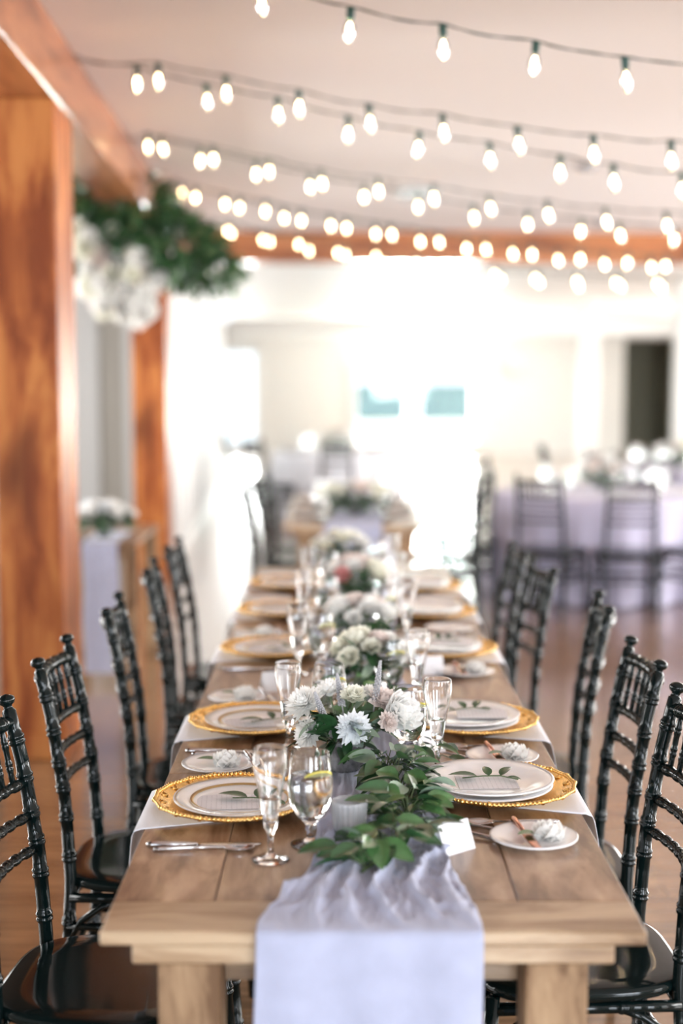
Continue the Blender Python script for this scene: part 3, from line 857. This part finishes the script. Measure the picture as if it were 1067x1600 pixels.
def place(side, i, cy, full, flute=None, goblet=None, card=None):
    sd = 'left' if side < 0 else 'right'
    where = ('at the nearest place on the %s side' % sd) if i == 0 else ('at the %s place from the front on the %s' % (words[i], sd))
    z = TT + .0005
    cx = TX0 + .165 if side < 0 else .325
    put('napkin', EDGE[side] + .0 * side, cy + (-.0 if side < 0 else 0), z, 0 if side > 0 else PI, 'white linen napkin under the charger ' + where, 'napkin', 'white napkins')
    put('charger', cx, cy, z + .003, random.uniform(0, 3), 'gold beaded charger plate ' + where, 'charger plate', 'gold charger plates')
    pz = z + .0075
    px = cx + (.012 if side < 0 else -.022)
    put('plateG' if side < 0 else 'plateS', px, cy + .004, pz, 0, ('gold banded' if side < 0 else 'silver rimmed') + ' white dinner plate ' + where, 'plate', 'dinner plates')
    if side > 0:
        pz2 = pz + .0125
        put('plateS', px + .002, cy + .003, pz2, 0, 'upper white plate of the pair ' + where, 'plate', 'upper plates'); pz = pz2
    if full > 0:
        if side < 0: put('menu', px - .025, cy - .004, pz + .0068, R(94 + 6 * i), 'white menu card on the plate ' + where, 'menu card', 'menu cards')
        else: put('menu', px + (.0 if i == 0 else .045), cy, pz + .0160 if i else pz + .0068, R(92 - 3 * i), 'white menu card on the plate ' + where, 'menu card', 'menu cards')
        sp = put('sprig', px + (.035 if side < 0 else .005), cy - (.01 if side < 0 else -.01), pz + (.0085 if side < 0 or i == 0 else .0175), R((-20, 10, 35, 0, 0)[i] if side < 0 else (-4, 12, 3, 0, 0)[i]), 'green leaf sprig on the plate ' + where, 'sprig', 'leaf sprigs')
    by = cy + .30 * (1 if side < 0 else -1)
    bx = {-1: -.272, 1: .363}[side] + random.uniform(-.006, .006)
    put('bread', bx, by, z, 0, 'small white bread plate ' + where, 'plate', 'bread plates')
    if full > 0:
        put('rose', bx + (.018 if side < 0 else .028), by + .002, z + .0075, R(0 if side < 0 else 20), 'white rosebud on the bread plate ' + where, 'rosebud', 'rosebuds on bread plates')
        if side < 0: put('butter', bx + .052, by + .075, z + .0145, R(-72), 'silver butter knife on bread plate ' + where, 'knife', 'butter knives', ry=R(2))
        else: put('copper', bx - .03, by + .085, z + .0145, R(-80), 'copper butter knife on bread plate ' + where, 'knife', 'butter knives', ry=R(2))
        if side < 0:
            put('knife', -.362, cy - .235, z, R(1.5), 'steel table knife below the charger ' + where, 'knife', 'table knives')
            put('spoon', -.345, cy - .26, z, R(3.5), 'steel spoon lying beside the knife ' + where, 'spoon', 'table spoons')
        else:
            put('spoon', .425, cy - .192, z + .0005, PI + R(2), 'steel spoon below the charger ' + where, 'spoon', 'spoons on the right side')
            put('fork', .318, cy - .262, z + .0005, R(147), 'larger steel fork below the charger ' + where, 'fork', 'dinner forks')
            put('fork', .290, cy - .300, z + .0005, R(143), 'smaller steel fork below the charger ' + where, 'fork', 'salad forks')
    if flute: put('flute', flute[0], flute[1], z, 0, 'clear champagne flute ' + where, 'champagne flute', 'champagne flutes')
    if goblet:
        put('goblet', goblet[0], goblet[1], z, 0, 'water goblet with lemon ' + where, 'water goblet', 'water goblets')
        if i < 3: put('lemon', goblet[0] + .014, goblet[1] - .010, z + .1325, R(200), 'lemon slice floating in the goblet ' + where, 'lemon slice', 'lemon slices', rx=R(34))
    if card: put('card', card[0], card[1], z + card[3] if len(card) > 3 else z, card[2], 'folded white place card ' + where, 'place card', 'place cards')
place(-1, 0, 2.805, 2, (-.128, 2.50), (-.058, 2.585), None)
place(-1, 1, 3.47, 2, (-.125, 3.27), (-.030, 3.40), (-.185, 3.90, R(20)))
place(-1, 2, 4.41, 1, (-.127, 4.10), (-.06, 4.16), None)
place(-1, 3, 5.15, 0, (-.13, 4.86), (-.05, 4.92), None)
place(-1, 4, 5.82, 0, (-.13, 5.55), (-.05, 5.62), None)
place(1, 0, 2.90, 2, (.212, 3.085), (.150, 3.135), (.205, 2.555, R(40)))
place(1, 1, 3.47, 2, (.200, 3.69), (.128, 3.74), (.200, 3.235, R(40)))
place(1, 2, 4.41, 1, (.215, 4.62), (.14, 4.66), (.26, 4.12, R(10)))
place(1, 3, 5.12, 0, (.215, 5.34), (.14, 5.38), None)
place(1, 4, 5.75, 0, (.215, 5.98), (.14, 6.02), None)
# extra glass on each side, small table things
put('votive', .015, 2.615, TT + .006, 0, 'ribbed clear glass votive on the runner in front of the garland', 'votive', 'ribbed glass votives')
put('votive', .105, 4.02, TT + .006, 0, 'ribbed glass votive just behind the second flower arrangement', 'votive', 'ribbed glass votives')
put('votive', -.02, 4.90, TT + .006, 0, 'ribbed glass votive between the third and fourth flower arrangements', 'votive', 'ribbed glass votives')
put('shaker', .055, 3.46, TT + .006, 0, 'glass salt shaker with a steel cap between the first two arrangements', 'salt shaker', None)

# ------------------------------------------------------------------ flowers
BL = {'mum': make_mum(.046, 150, .24, 1), 'mumb': make_mum(.040, 90, .36, 2, .9), 'rose': make_rose(.040, nlay=7), 'dahlia': make_mum(.038, 110, .42, 3, .8)}
BLM = {}
def bloom_mesh(kind, mat):
    if (kind, mat) not in BLM:
        me = bpy.data.meshes.new(kind); b = BL[kind]
        me.from_pydata(b.v, [], b.f); me.polygons.foreach_set('use_smooth', b.sm); me.materials.append(M[mat]); me.update()
        BLM[(kind, mat)] = me
    return BLM[(kind, mat)]
def bloom(parent, kind, mat, x, y, z, s=1.0, dirv=(0, -.4, 1), name='bloom'):
    o = bpy.data.objects.new(name, bloom_mesh(kind, mat)); col.objects.link(o); o.parent = parent
    o.location = (x, y, z); o.rotation_euler = Vector(dirv).to_track_quat('Z', 'Y').to_euler(); o.scale = (s, s, s)
    return o
def arrangement(cx, cy, blooms, label_v, label_b, leaves=60, seedv=0, spread=.13, pal=('petal',), vase=True, zb=TT):
    rnd = random.Random(seedv)
    if vase:
        v = empty('stone_vase', (cx, cy, zb + .006))
        MB().lathe([(.0005, 0), (.034, 0), (.037, .004), (.041, .066), (.0405, .070), (.037, .070), (.034, .010), (.0005, .008)], 32,
                   wob=lambda a, k: 1 + .02 * math.sin(a * 7 + k)).build('pot', M['stone'], v)
        tag(v, label_v, 'vase', 'grey stone vases')
    b = empty('flower_bouquet', (cx, cy, zb + .085))
    for (k, mt, x, y, z, s, dv) in blooms:
        bloom(b, k, mt, x, y, z, s, dv)
    m = MB(); st = MB(); mp_ = MB()
    for i in range(leaves):
        a = rnd.uniform(0, 2 * PI); e = rnd.uniform(-.4, .9); r0 = rnd.uniform(.02, spread * .5)
        tgt = mp_ if rnd.random() < .15 else m
        tgt.leaf(Matrix.Translation((r0 * math.cos(a), r0 * math.sin(a), rnd.uniform(-.02, .05))) @ Matrix.Rotation(a - PI / 2 + rnd.uniform(-.5, .5), 4, 'Z') @ Matrix.Rotation(e, 4, 'X') @ Matrix.Rotation(rnd.uniform(-.6, .6), 4, 'Y'),
               rnd.uniform(.05, .092), rnd.uniform(.022, .038), rnd.uniform(.1, .5))
    for (k, mt, x, y, z, s, dv) in blooms:
        st.tube([(x * .15, y * .15, -.055), (x * .6, y * .6, z * .4 - .01), (x, y, z)], .002, 6)
    m.build('leaves', M['leafdark'], b)
    mp_.build('pale_leaves', M['leafpale'], b)
    st.build('stems', M['stem'], b)
    tag(b, label_b, 'flower bouquet', 'white flower arrangements along the table')
    return b
U = (0, -.3, 1); F = (0, -1, .5)
b1 = arrangement(.01, 3.07, [
    ('mum', 'petal', -.085, .00, .062, 1.05, (-.5, -.5, .8)), ('mum', 'petal', -.075, -.035, .012, .85, (-.8, -.8, .1)),
    ('mum', 'petalblue', .015, -.055, .028, .90, (.1, -1, .35)), ('dahlia', 'petalcream', .015, .005, .075, .90, (0, -.5, .9)),
    ('mumb', 'petalpink', .075, .02, .062, 1.05, (.4, -.5, .8)), ('rose', 'petal', .115, .0, .045, 1.0, (.7, -.6, .6)),
    ('mum', 'petal', -.035, .055, .075, .9, (-.2, .2, 1)), ('mumb', 'petal', .05, .07, .06, .9, (.3, .6, .9)), ('mumb', 'petalpink', .085, -.035, .035, .75, (.6, -.8, .4))],
    'grey stone vase holding the nearest flower arrangement', 'white mums and cream dahlia bouquet in focus nearest the camera', 70, 3)
# veronica spikes in the first bouquet
m = MB()
for (x0, y0, x1, y1, z1) in ((-.03, -.03, -.068, -.045, .105), (.055, .01, .075, .0, .165), (.0, .02, -.02, .03, .13)):
    m.tube([(x0, y0, .0), ((x0 + x1) / 2, (y0 + y1) / 2, z1 * .55), (x1, y1, z1)], .0014, 6)
    for k in range(90):
        t_ = k / 90; q = .45 + .55 * t_
        px, py, pz = x0 + (x1 - x0) * q, y0 + (y1 - y0) * q, z1 * q
        a = k * 2.4; r = .0085 * (1 - t_ ** 2 * .85)
        m.ball((px + r * math.cos(a) * .8, py + r * math.sin(a) * .8, pz), .0026, 5)
m.build('flower_spike', M['spike'], b1)
def rnd_blooms(n, seedv, mats, R0=.088, h=.055):
    rnd = random.Random(seedv); out = []
    for i in range(n):
        a = i * 2.4 + rnd.uniform(-.3, .3); r = R0 * math.sqrt((i + .3) / n)
        out.append((rnd.choice(['mum', 'rose', 'rose', 'mumb', 'dahlia']), rnd.choice(mats), r * math.cos(a) * 1.15, r * math.sin(a),
                    h * (1.25 - (r / R0) ** 2 * .7), rnd.uniform(.85, 1.1), (math.cos(a) * r / R0, math.sin(a) * r / R0 - .3, .9)))
    return out
arrangement(.075, 3.78, rnd_blooms(9, 11, ['petal', 'petalcream', 'petal', 'petalpink']), 'grey stone vase under the second arrangement from the front', 'second flower bouquet from the front, cream and white roses', 50, 5)
arrangement(.065, 4.42, rnd_blooms(9, 12, ['petal', 'petalpink', 'petal']), 'grey stone vase under the third arrangement from the front', 'third flower bouquet from the front with blush and white blooms', 45, 6)
b4 = arrangement(.05, 5.25, rnd_blooms(10, 13, ['petal', 'petalcream', 'petalpink'], .09, .07), 'grey stone vase under the fourth arrangement from the front', 'fourth flower bouquet with one dusty pink bloom among cream', 45, 7)
bloom(b4, 'rose', 'petalrose', -.045, -.085, .06, .65, (-.2, -1, .4))
arrangement(.0, 6.1, rnd_blooms(10, 14, ['petal', 'petalcream'], .10, .08), 'grey stone vase under the arrangement at the far table end', 'white flower bouquet at the far end of the dining table', 80, 8)
b6 = arrangement(.09, 8.75, rnd_blooms(14, 15, ['petal', 'petalcream', 'petalpink'], .22, .09), 'grey stone vase on the separate farm table at the back', 'wide low white bouquet on the separate farm table', 160, 9, .4)

# garland of ruscus leaves lying along the runner
def garland(path, n, seedv, name, label, lmin=.042, lmax=.062, width=.06, height=.05):
    rnd = random.Random(seedv); t = empty(name, (path[0][0], path[0][1], TT))
    P_ = [Vector((p[0] - path[0][0], p[1] - path[0][1], p[2])) for p in path]
    def at(t_):
        q = t_ * (len(P_) - 1); k = min(int(q), len(P_) - 2); return P_[k].lerp(P_[k + 1], q - k), (P_[k + 1] - P_[k]).normalized()
    MB().tube([at(i / 20)[0] for i in range(21)], .0028, 7).build('stem', M['stem'], t)
    ms = {'leafdark': MB(), 'leafmid': MB(), 'leafpale': MB()}
    tw = MB()
    for i in range(n):
        p, d = at(rnd.random()); ang = math.atan2(d.y, d.x)
        tgt = ms[rnd.choices(list(ms), (50, 38, 12))[0]]
        a = ang - PI / 2 + rnd.choice((-1, 1)) * rnd.uniform(.3, 2.9)
        off = Vector((math.cos(a + PI / 2), math.sin(a + PI / 2), 0)) * rnd.uniform(0, width * .6)
        z = p.z + rnd.uniform(0.004, height)
        wx, wy = path[0][0] + p.x + off.x, path[0][1] + p.y + off.y
        if name == 'leaf_garland' and wy < 3.06 and wx < .07 and rnd.random() < (.85 if wy > 2.52 else .3): continue
        e = rnd.uniform(-.3, .35)
        q = p + off; q.z = z
        tw.tube([tuple(p), tuple((p + q) / 2 + Vector((0, 0, .006))), tuple(q)], .0011, 5)
        L_ = rnd.uniform(lmin, lmax)
        if z - .3 * L_ < .006: e = max(e, .25)
        tgt.leaf(Matrix.Translation(q) @ Matrix.Rotation(a, 4, 'Z') @ Matrix.Rotation(e, 4, 'X') @ Matrix.Rotation(rnd.uniform(-.7, .7), 4, 'Y'),
                 L_, L_ * rnd.uniform(.44, .58), rnd.uniform(.05, .35), .35)
    tw.build('twigs', M['stem'], t)
    for k, mm in ms.items():
        if mm.v: mm.build({'leafdark': 'dark_leaves', 'leafmid': 'leaves', 'leafpale': 'pale_leaves'}[k], M[k], t)
    tag(t, label, 'garland', 'leafy garlands on the runner')
    return t
garland([(.035, 2.40, .014), (.085, 2.48, .02), (.125, 2.60, .028), (.125, 2.72, .035), (.12, 2.85, .035), (.09, 2.98, .030)], 140, 21, 'leaf_garland', 'green ruscus leaf garland trailing to the front of the runner', lmin=.055, lmax=.078, height=.05, width=.10)
garland([(.10, 3.0, .03), (.16, 3.05, .03), (.22, 3.12, .02)], 20, 22, 'leaf_garland', 'leafy branch reaching under the champagne flute on the right', height=.04)
garland([(.05, 3.25, .02), (.07, 3.45, .03), (.02, 3.62, .03), (.05, 3.9, .03)], 90, 23, 'leaf_garland', 'garland between the first and second flower bouquets', height=.07, width=.1)
garland([(.05, 3.98, .02), (.06, 4.3, .03), (.03, 4.8, .03), (.05, 5.3, .03), (.02, 6.2, .03)], 170, 24, 'leaf_garland', 'long garland along the far half of the table', height=.07, width=.1)

# ------------------------------------------------------------------ string lights
def at(px, py, Y):
    v = 800 - py
    y = 2223 * math.cos(PITCH) + v * math.sin(PITCH); z = -2223 * math.sin(PITCH) + v * math.cos(PITCH)
    t = Y / y
    return Vector(((px - 533.5) * t, Y, EYE + z * t))
socket_m = MB().lathe([(.004, .034), (.0125, .034), (.0135, .030), (.0130, .0), (.012, -.004), (.004, -.004)], 14)
bulb_m = MB().lathe([(.0003, -.0785), (.0037, -.0765), (.0095, -.069), (.0159, -.0517), (.0179, -.036), (.0159, -.0223), (.0109, -.0105), (.0094, -.003), (.010, -.002), (.0115, -.010), (.0165, -.022), (.0185, -.036), (.0165, -.052), (.010, -.070), (.004, -.078), (.0005, -.080)], 16)
fil_m = MB().lathe([(.0005, -.014), (.0040, -.018), (.0075, -.030), (.0075, -.042), (.0040, -.056), (.0005, -.062)], 12)
sm_ = bm_ = fm_ = None
def mk(mbx, name, mat):
    me = bpy.data.meshes.new(name); me.from_pydata(mbx.v, [], mbx.f); me.polygons.foreach_set('use_smooth', mbx.sm); me.materials.append(M[mat]); me.update(); return me
sm_ = mk(socket_m, 'socket', 'socket'); bm_ = mk(bulb_m, 'bulb', 'glass'); fm_ = mk(fil_m, 'filament', 'filament')
def string(pts, Yl, Yr, label, left_anchor, right_pts):
    """pts: bulb positions; Yl, Yr the string's distance at the left and right of the picture"""
    rnd = random.Random(len(label))
    W_ = []
    for (px, py) in pts:
        Y = Yl + (Yr - Yl) * (px / 1067)
        W_.append(at(px, py, Y))
    root = empty('string_light', tuple(W_[0] + Vector((0, 0, .085))))
    base = root.location.copy()
    wire = []
    if left_anchor is not None: wire.append(left_anchor - base)
    for p in W_: wire.append(p + Vector((0, 0, .075)) - base)
    for q in right_pts: wire.append(q - base)
    # small sag between the sockets
    full = []
    for a_, b_ in zip(wire, wire[1:]):
        L_ = (b_ - a_).length
        for k in range(6):
            t_ = k / 6; full.append(a_.lerp(b_, t_) - Vector((0, 0, .010 * 4 * t_ * (1 - t_) * min(1, L_ / .3))))
    full.append(wire[-1])
    mw = MB().tube(full, 0.0023, 6)
    mw.tube([p + Vector((0, .004 * math.sin(i * 1.3), .004 * math.cos(i * 1.3))) for i, p in enumerate(full)], 0.0018, 6)
    mw.build('wire', M['wire'], root)
    for p in W_:
        s_ = bpy.data.objects.new('socket', sm_); col.objects.link(s_); s_.parent = root
        s_.location = p + Vector((0, 0, .038)) - base
        s_.rotation_euler = (rnd.uniform(-.15, .15), rnd.uniform(-.18, .1), 0)
        b_ = bpy.data.objects.new('bulb', bm_); col.objects.link(b_); b_.parent = s_
        f_ = bpy.data.objects.new('filament', fm_); col.objects.link(f_); f_.parent = s_
    tag(root, label, 'string light', 'string lights crossing the ceiling')
    return root
def beam_pt(Y, z=CZ - .02):            # a point on the left beam's inner face at distance Y
    x = -.94; yr = (Y - x * math.sin(TH)) / math.cos(TH)
    p = rm(x, yr, z); return p
def ext(pts, Yl, Yr, n=3):
    a_ = at(*pts[-2], Yl + (Yr - Yl) * pts[-2][0] / 1067); b_ = at(*pts[-1], Yl + (Yr - Yl) * pts[-1][0] / 1067)
    d = (b_ - a_); d.z *= .5
    out = [b_ + Vector((0, 0, .075)) + d * k for k in range(1, n + 1)]
    q = out[-1]; yr = -q.x * math.sin(TH) + q.y * math.cos(TH)
    return out + [q.lerp(rm(9.05, yr, 2.85), .5) - Vector((0, 0, .10)), rm(9.05, yr, 2.85)]
S = [
 ([(262, -24), (407, 5), (547, 47), (692, 75), (836, 100), (977, 125)], 4.74, 4.74, 'nearest string of bulbs, crossing the top right of the picture', None),
 ([(247, 125), (353, 145), (467, 168), (577, 192), (692, 206), (809, 226), (927, 240), (1048, 250)], 6.5, 5.65, 'second string of bulbs, upper wire of the pair leaving the beam high left', beam_pt(6.6)),
 ([(214, 130), (323, 158), (434, 178), (544, 209), (654, 232), (765, 249), (875, 269), (958, 284), (1065, 297)], 6.3, 6.2, 'third string of bulbs, lower wire of the pair leaving the beam high left', beam_pt(6.5)),
 ([(253, 233), (333, 249), (420, 268), (502, 287), (591, 299), (677, 310), (765, 326), (855, 336), (946, 347), (1041, 353)], 8.3, 7.4, 'fourth string of bulbs, upper one of the middle pair', beam_pt(8.8)),
 ([(231, 229), (314, 251), (400, 272), (484, 292), (569, 308), (653, 323), (740, 340), (824, 351), (908, 362), (968, 368), (1053, 374)], 8.1, 8.0, 'fifth string of bulbs, lower one of the middle pair', beam_pt(8.7)),
 ([(284, 303), (351, 319), (415, 330), (471, 345), (541, 357), (611, 367), (685, 379), (758, 390), (831, 398), (906, 405), (981, 411), (1040, 416)], 9.9, 9.2, 'sixth string of bulbs, upper one of the long pair below the middle', beam_pt(10.4)),
 ([(306, 309), (375, 325), (444, 341), (516, 353), (586, 366), (656, 378), (729, 389), (800, 397), (871, 407), (943, 413), (1017, 418)], 9.8, 9.4, 'seventh string of bulbs, lower one of the long pair below the middle', beam_pt(10.3)),
 ([(299, 350), (356, 361), (410, 375), (467, 382), (528, 395), (587, 401), (650, 412), (708, 421), (772, 430), (836, 436), (901, 440), (962, 442), (1026, 444)], 11.4, 10.8, 'eighth string of bulbs, upper one of the lowest blurred pair', beam_pt(12.2)),
 ([(303, 352), (362, 366), (421, 378), (482, 392), (540, 399), (601, 413), (661, 421), (722, 430), (782, 437), (842, 441), (904, 447), (968, 447), (1033, 450)], 11.6, 11.0, 'ninth string of bulbs, lowest and furthest from the camera', beam_pt(12.6)),
]
for pts, Yl, Yr, lab, anc in S:
    if anc is None:
        anc = beam_pt(4.75); 
    string(pts, Yl, Yr, lab, anc, ext(pts, Yl, Yr))

# ------------------------------------------------------------------ hanging flowers on the left beam
def inside_beam(p):
    # world to room
    x = p.x * math.cos(TH) + p.y * math.sin(TH)
    return -1.24 < x < -.91 and p.z > BZ - .02
def hanging():
    rnd = random.Random(31)
    c = Vector((-1.36, 9.7, 2.61)); t = empty('hanging_flowers', tuple(c))
    ms = {'leafdark': MB(), 'leafmid': MB()}
    lobes = [((-.28, 0, .22), (.26, .30, .24), 420), ((-.02, -.05, .10), (.30, .36, .26), 620), ((.24, -.05, -.12), (.30, .32, .20), 560), ((.44, 0, -.27), (.24, .2, .13), 240), ((-.1, 0, -.25), (.3, .25, .22), 260), ((-.36, 0, -.1), (.2, .25, .3), 180)]
    for (cc, rr, n) in lobes:
        for i in range(n):
            d = Vector((rnd.gauss(0, 1), rnd.gauss(0, 1), rnd.gauss(0, 1))).normalized() * rnd.uniform(.5, 1.0)
            p = Vector((cc[0] + d.x * rr[0], cc[1] + d.y * rr[1], cc[2] + d.z * rr[2]))
            w_ = p + c
            if w_.z > CZ - .06 or inside_beam(w_): continue
            tgt = ms['leafdark' if rnd.random() < .72 else 'leafmid']
            tgt.leaf(Matrix.Translation(p) @ d.to_track_quat('Y', 'Z').to_matrix().to_4x4() @ Matrix.Rotation(rnd.uniform(-.8, .8), 4, 'X') @ Matrix.Rotation(rnd.uniform(-1.5, 1.5), 4, 'Y'),
                     rnd.uniform(.08, .14), rnd.uniform(.03, .05), .3, nu=2, nv=4)
    ms['leafdark'].build('dark_leaves', M['leafdark'], t); ms['leafmid'].build('leaves', M['leafmid'], t)
    st = MB()
    for k in range(8):
        a = rnd.uniform(-.4, .4)
        st.tube([(a * .3 + .05, 0, .2), (a, -.03, -.05), (a * 1.2, -.05, -.38)], .008, 6)
    st.build('stems', M['stem'], t)
    k = 0
    while k < 34:
        x = rnd.uniform(-.42, .18); z = rnd.uniform(-.62, -.14) if rnd.random() < .8 else rnd.uniform(-.2, 0.05)
        if z < -.35 - .9 * (x + .42) and x < -.2: continue
        if z > .02 or (z > -.12 and rnd.random() < .6): continue
        bloom(t, rnd.choice(['rose', 'mum', 'mumb']), rnd.choice(['petal', 'petal', 'petalcream', 'petalpink']), x, rnd.uniform(-.36, -.16), z, rnd.uniform(1.5, 2.2), (rnd.uniform(-.5, .5), -1, rnd.uniform(-.3, .5)))
        k += 1
    tag(t, 'large hanging cluster of dark foliage and white blooms on the left beam', 'flower arrangement')
hanging()

# ------------------------------------------------------------------ far tables, chairs and glassware
GB = 'chairs round the far tables'
for i, (x, y) in enumerate(((-.30, 8.55), (-.27, 9.25), (-.24, 9.95))):
    put_chair(x - .03, y, 0, 'black chair on the left of the separate back farm table, %s from the front' % words[i], GB)
for i, (x, y) in enumerate(((.60, 8.75), (.64, 9.45), (.86, 10.1))):
    put_chair(x, y, R((150, 118, 100)[i]), 'black chair on the right of the separate back farm table, %s from the front' % words[i], GB)
def round_table(cx, cy, r, lab, seedv):
    t = empty('round_table', (cx, cy, 0))
    MB().lathe([(.001, .735), (r, .735), (r, .755), (.001, .755)], 48).build('table_top', M['table_leg'], t)
    MB().lathe([(.001, 0), (.30, 0), (.30, .03), (.05, .07), (.05, .735), (.001, .735)], 24).build('pedestal', M['black'], t)
    tag(t, lab + (' under a white cloth' if lab.startswith('central') else ' under a lavender cloth'), 'table', 'round tables at the back')
    m = MB(); n = 120
    vs = []; prof = [(.0, .76), (.5, .7605), (.97, .7605), (1.0, .757), (1.012, .74), (1.02, .60), (1.03, .40), (1.045, .2), (1.055, .012)]
    for k, (f, z) in enumerate(prof):
        for i in range(n):
            a = 2 * PI * i / n; dep = max(0, (.74 - z) / .74)
            rr = r * f * (1 + dep * .075 * math.sin(a * 17 + seedv) + dep * .03 * math.sin(a * 7))
            vs.append((max(rr, .001) * math.cos(a), max(rr, .001) * math.sin(a), z))
    fs = [(k * n + i, k * n + (i + 1) % n, (k + 1) * n + (i + 1) % n, (k + 1) * n + i) for k in range(len(prof) - 1) for i in range(n)]
    m.add(vs, fs, True); white = lab.startswith('central')
    c = m.build('tablecloth', M['linen' if white else 'lavcloth'], loc=(cx, cy, 0))
    tag(c, ('white' if white else 'lavender') + ' floor length cloth on the ' + lab.replace('round ', ''), 'tablecloth', 'floor length tablecloths')
    return cx, cy
def far_dress(cx, cy, r, lab, seedv, n=6):
    rnd = random.Random(seedv)
    for i in range(n):
        a = 2 * PI * i / n + .5
        pl = ('rear right', 'rear', 'left', 'front left', 'front', 'right')[i]
        put('goblet', cx + (r - .33) * math.cos(a), cy + (r - .33) * math.sin(a), .762, 0, 'water goblet, %s of the %s' % (pl, lab), 'water goblet', 'goblets on the ' + lab)
        put('flute', cx + (r - .38) * math.cos(a + .28), cy + (r - .38) * math.sin(a + .28), .762, 0, 'champagne flute, %s of the %s' % (pl, lab), 'champagne flute', 'flutes on the ' + lab)
        put('plateS', cx + (r - .17) * math.cos(a + .1), cy + (r - .17) * math.sin(a + .1), .762, 0, 'dinner plate, %s of the %s' % (pl, lab), 'plate', 'plates on the ' + lab)
    arrangement(cx, cy, rnd_blooms(12, seedv, ['petal', 'petalcream', 'petalpink'], .16, .12), 'stone vase on the ' + lab, 'white flower bouquet on the ' + lab, 110, seedv, .3)
tabs = [(1.98, 10.75, .80, 'right hand round table at the back', 41, (88, 61, 117, 10, -50, -120)),
        (-.05, 16.4, .75, 'central round table far back', 42, (90, 45, 0)),
        (3.3, 13.8, .80, 'round table behind on the far right', 43, (90, 45, 0))]
for (cx, cy, r, lab, sd, ch) in tabs:
    round_table(cx, cy, r, lab if lab.startswith('round') else lab, sd)
    far_dress(cx, cy, r, lab, sd)
    pos = {88: 'front', 61: 'front left', 117: 'front right', 10: 'left', 90: 'front', 45: 'front left', 0: 'left', -50: 'rear left', -120: 'rear right'}
    for a in ch:
        put_chair(cx - (r + .30) * math.cos(R(a)), cy - (r + .30) * math.sin(R(a)), R(a), 'black chair at the %s of the %s' % (pos[a], lab), GB)
# glasses on the separate farm table
for i, (x, y) in enumerate(((-.12, 8.55), (.26, 8.6), (-.15, 9.1), (.28, 9.2), (-.13, 9.7), (.27, 9.8))):
    pl = ('front left', 'front right', 'middle left', 'middle right', 'rear left', 'rear right')[i]
    put('goblet', x, y, TT, 0, 'water goblet at the %s of the separate back farm table' % pl, 'water goblet', 'goblets on the back farm table')
    put('plateG', x + (-.08 if x < 0 else .09), y + .28, TT + .001, 0, 'dinner plate at the %s of the separate back farm table' % pl, 'plate', 'plates on the back farm table')
# aisle table with flowers, seen between the pillars
t = empty('side_table', (-1.32, 7.45, 0))
m = MB()
for k in range(3): m.box(-.24 + k * .16, -.081 + k * .16, 0, .9, .735, .76, bev=.002)
m.build('top_planks', M['table'], t)
for sx in (-1, 1):
    for y in (.03, .80): MB().box(sx * .20 - .035, sx * .20 + .035, y, y + .07, 0, .735, bev=.004).build('leg', M['table_leg'], t)
MB().box(-.18, .18, .05, .075, .66, .735).build('apron', M['table_x'], t)
tag(t, 'narrow wooden table between the two timber pillars', 'table')
m = MB()
def fr(u, v):
    s = v * 1.2; x = (u - .5) * .19
    if s < .70: return (x + .004 * math.sin(v * 20), -.012 - .004 * math.sin(u * 12), .06 + s)
    return (x, -.008 + (s - .70), .764)
m.grid(fr, 12, 40); o = m.build('table_runner', M['lav'], loc=(-1.27, 7.45, 0)); tag(o, 'narrow lavender runner on the table between the pillars', 'table runner', 'lavender gauze runners')
arrangement(-1.28, 7.62, rnd_blooms(14, 51, ['petal', 'petalblue', 'petal'], .13, .07), 'stone vase on the table between the pillars', 'white bouquet on the narrow table between the pillars', 140, 51, .26)

# prototypes that were never placed would stand at the origin: remove them
for k, o in proto.items():
    if k not in proto_used:
        for ch in list(o.children): bpy.data.objects.remove(ch)
        bpy.data.objects.remove(o)
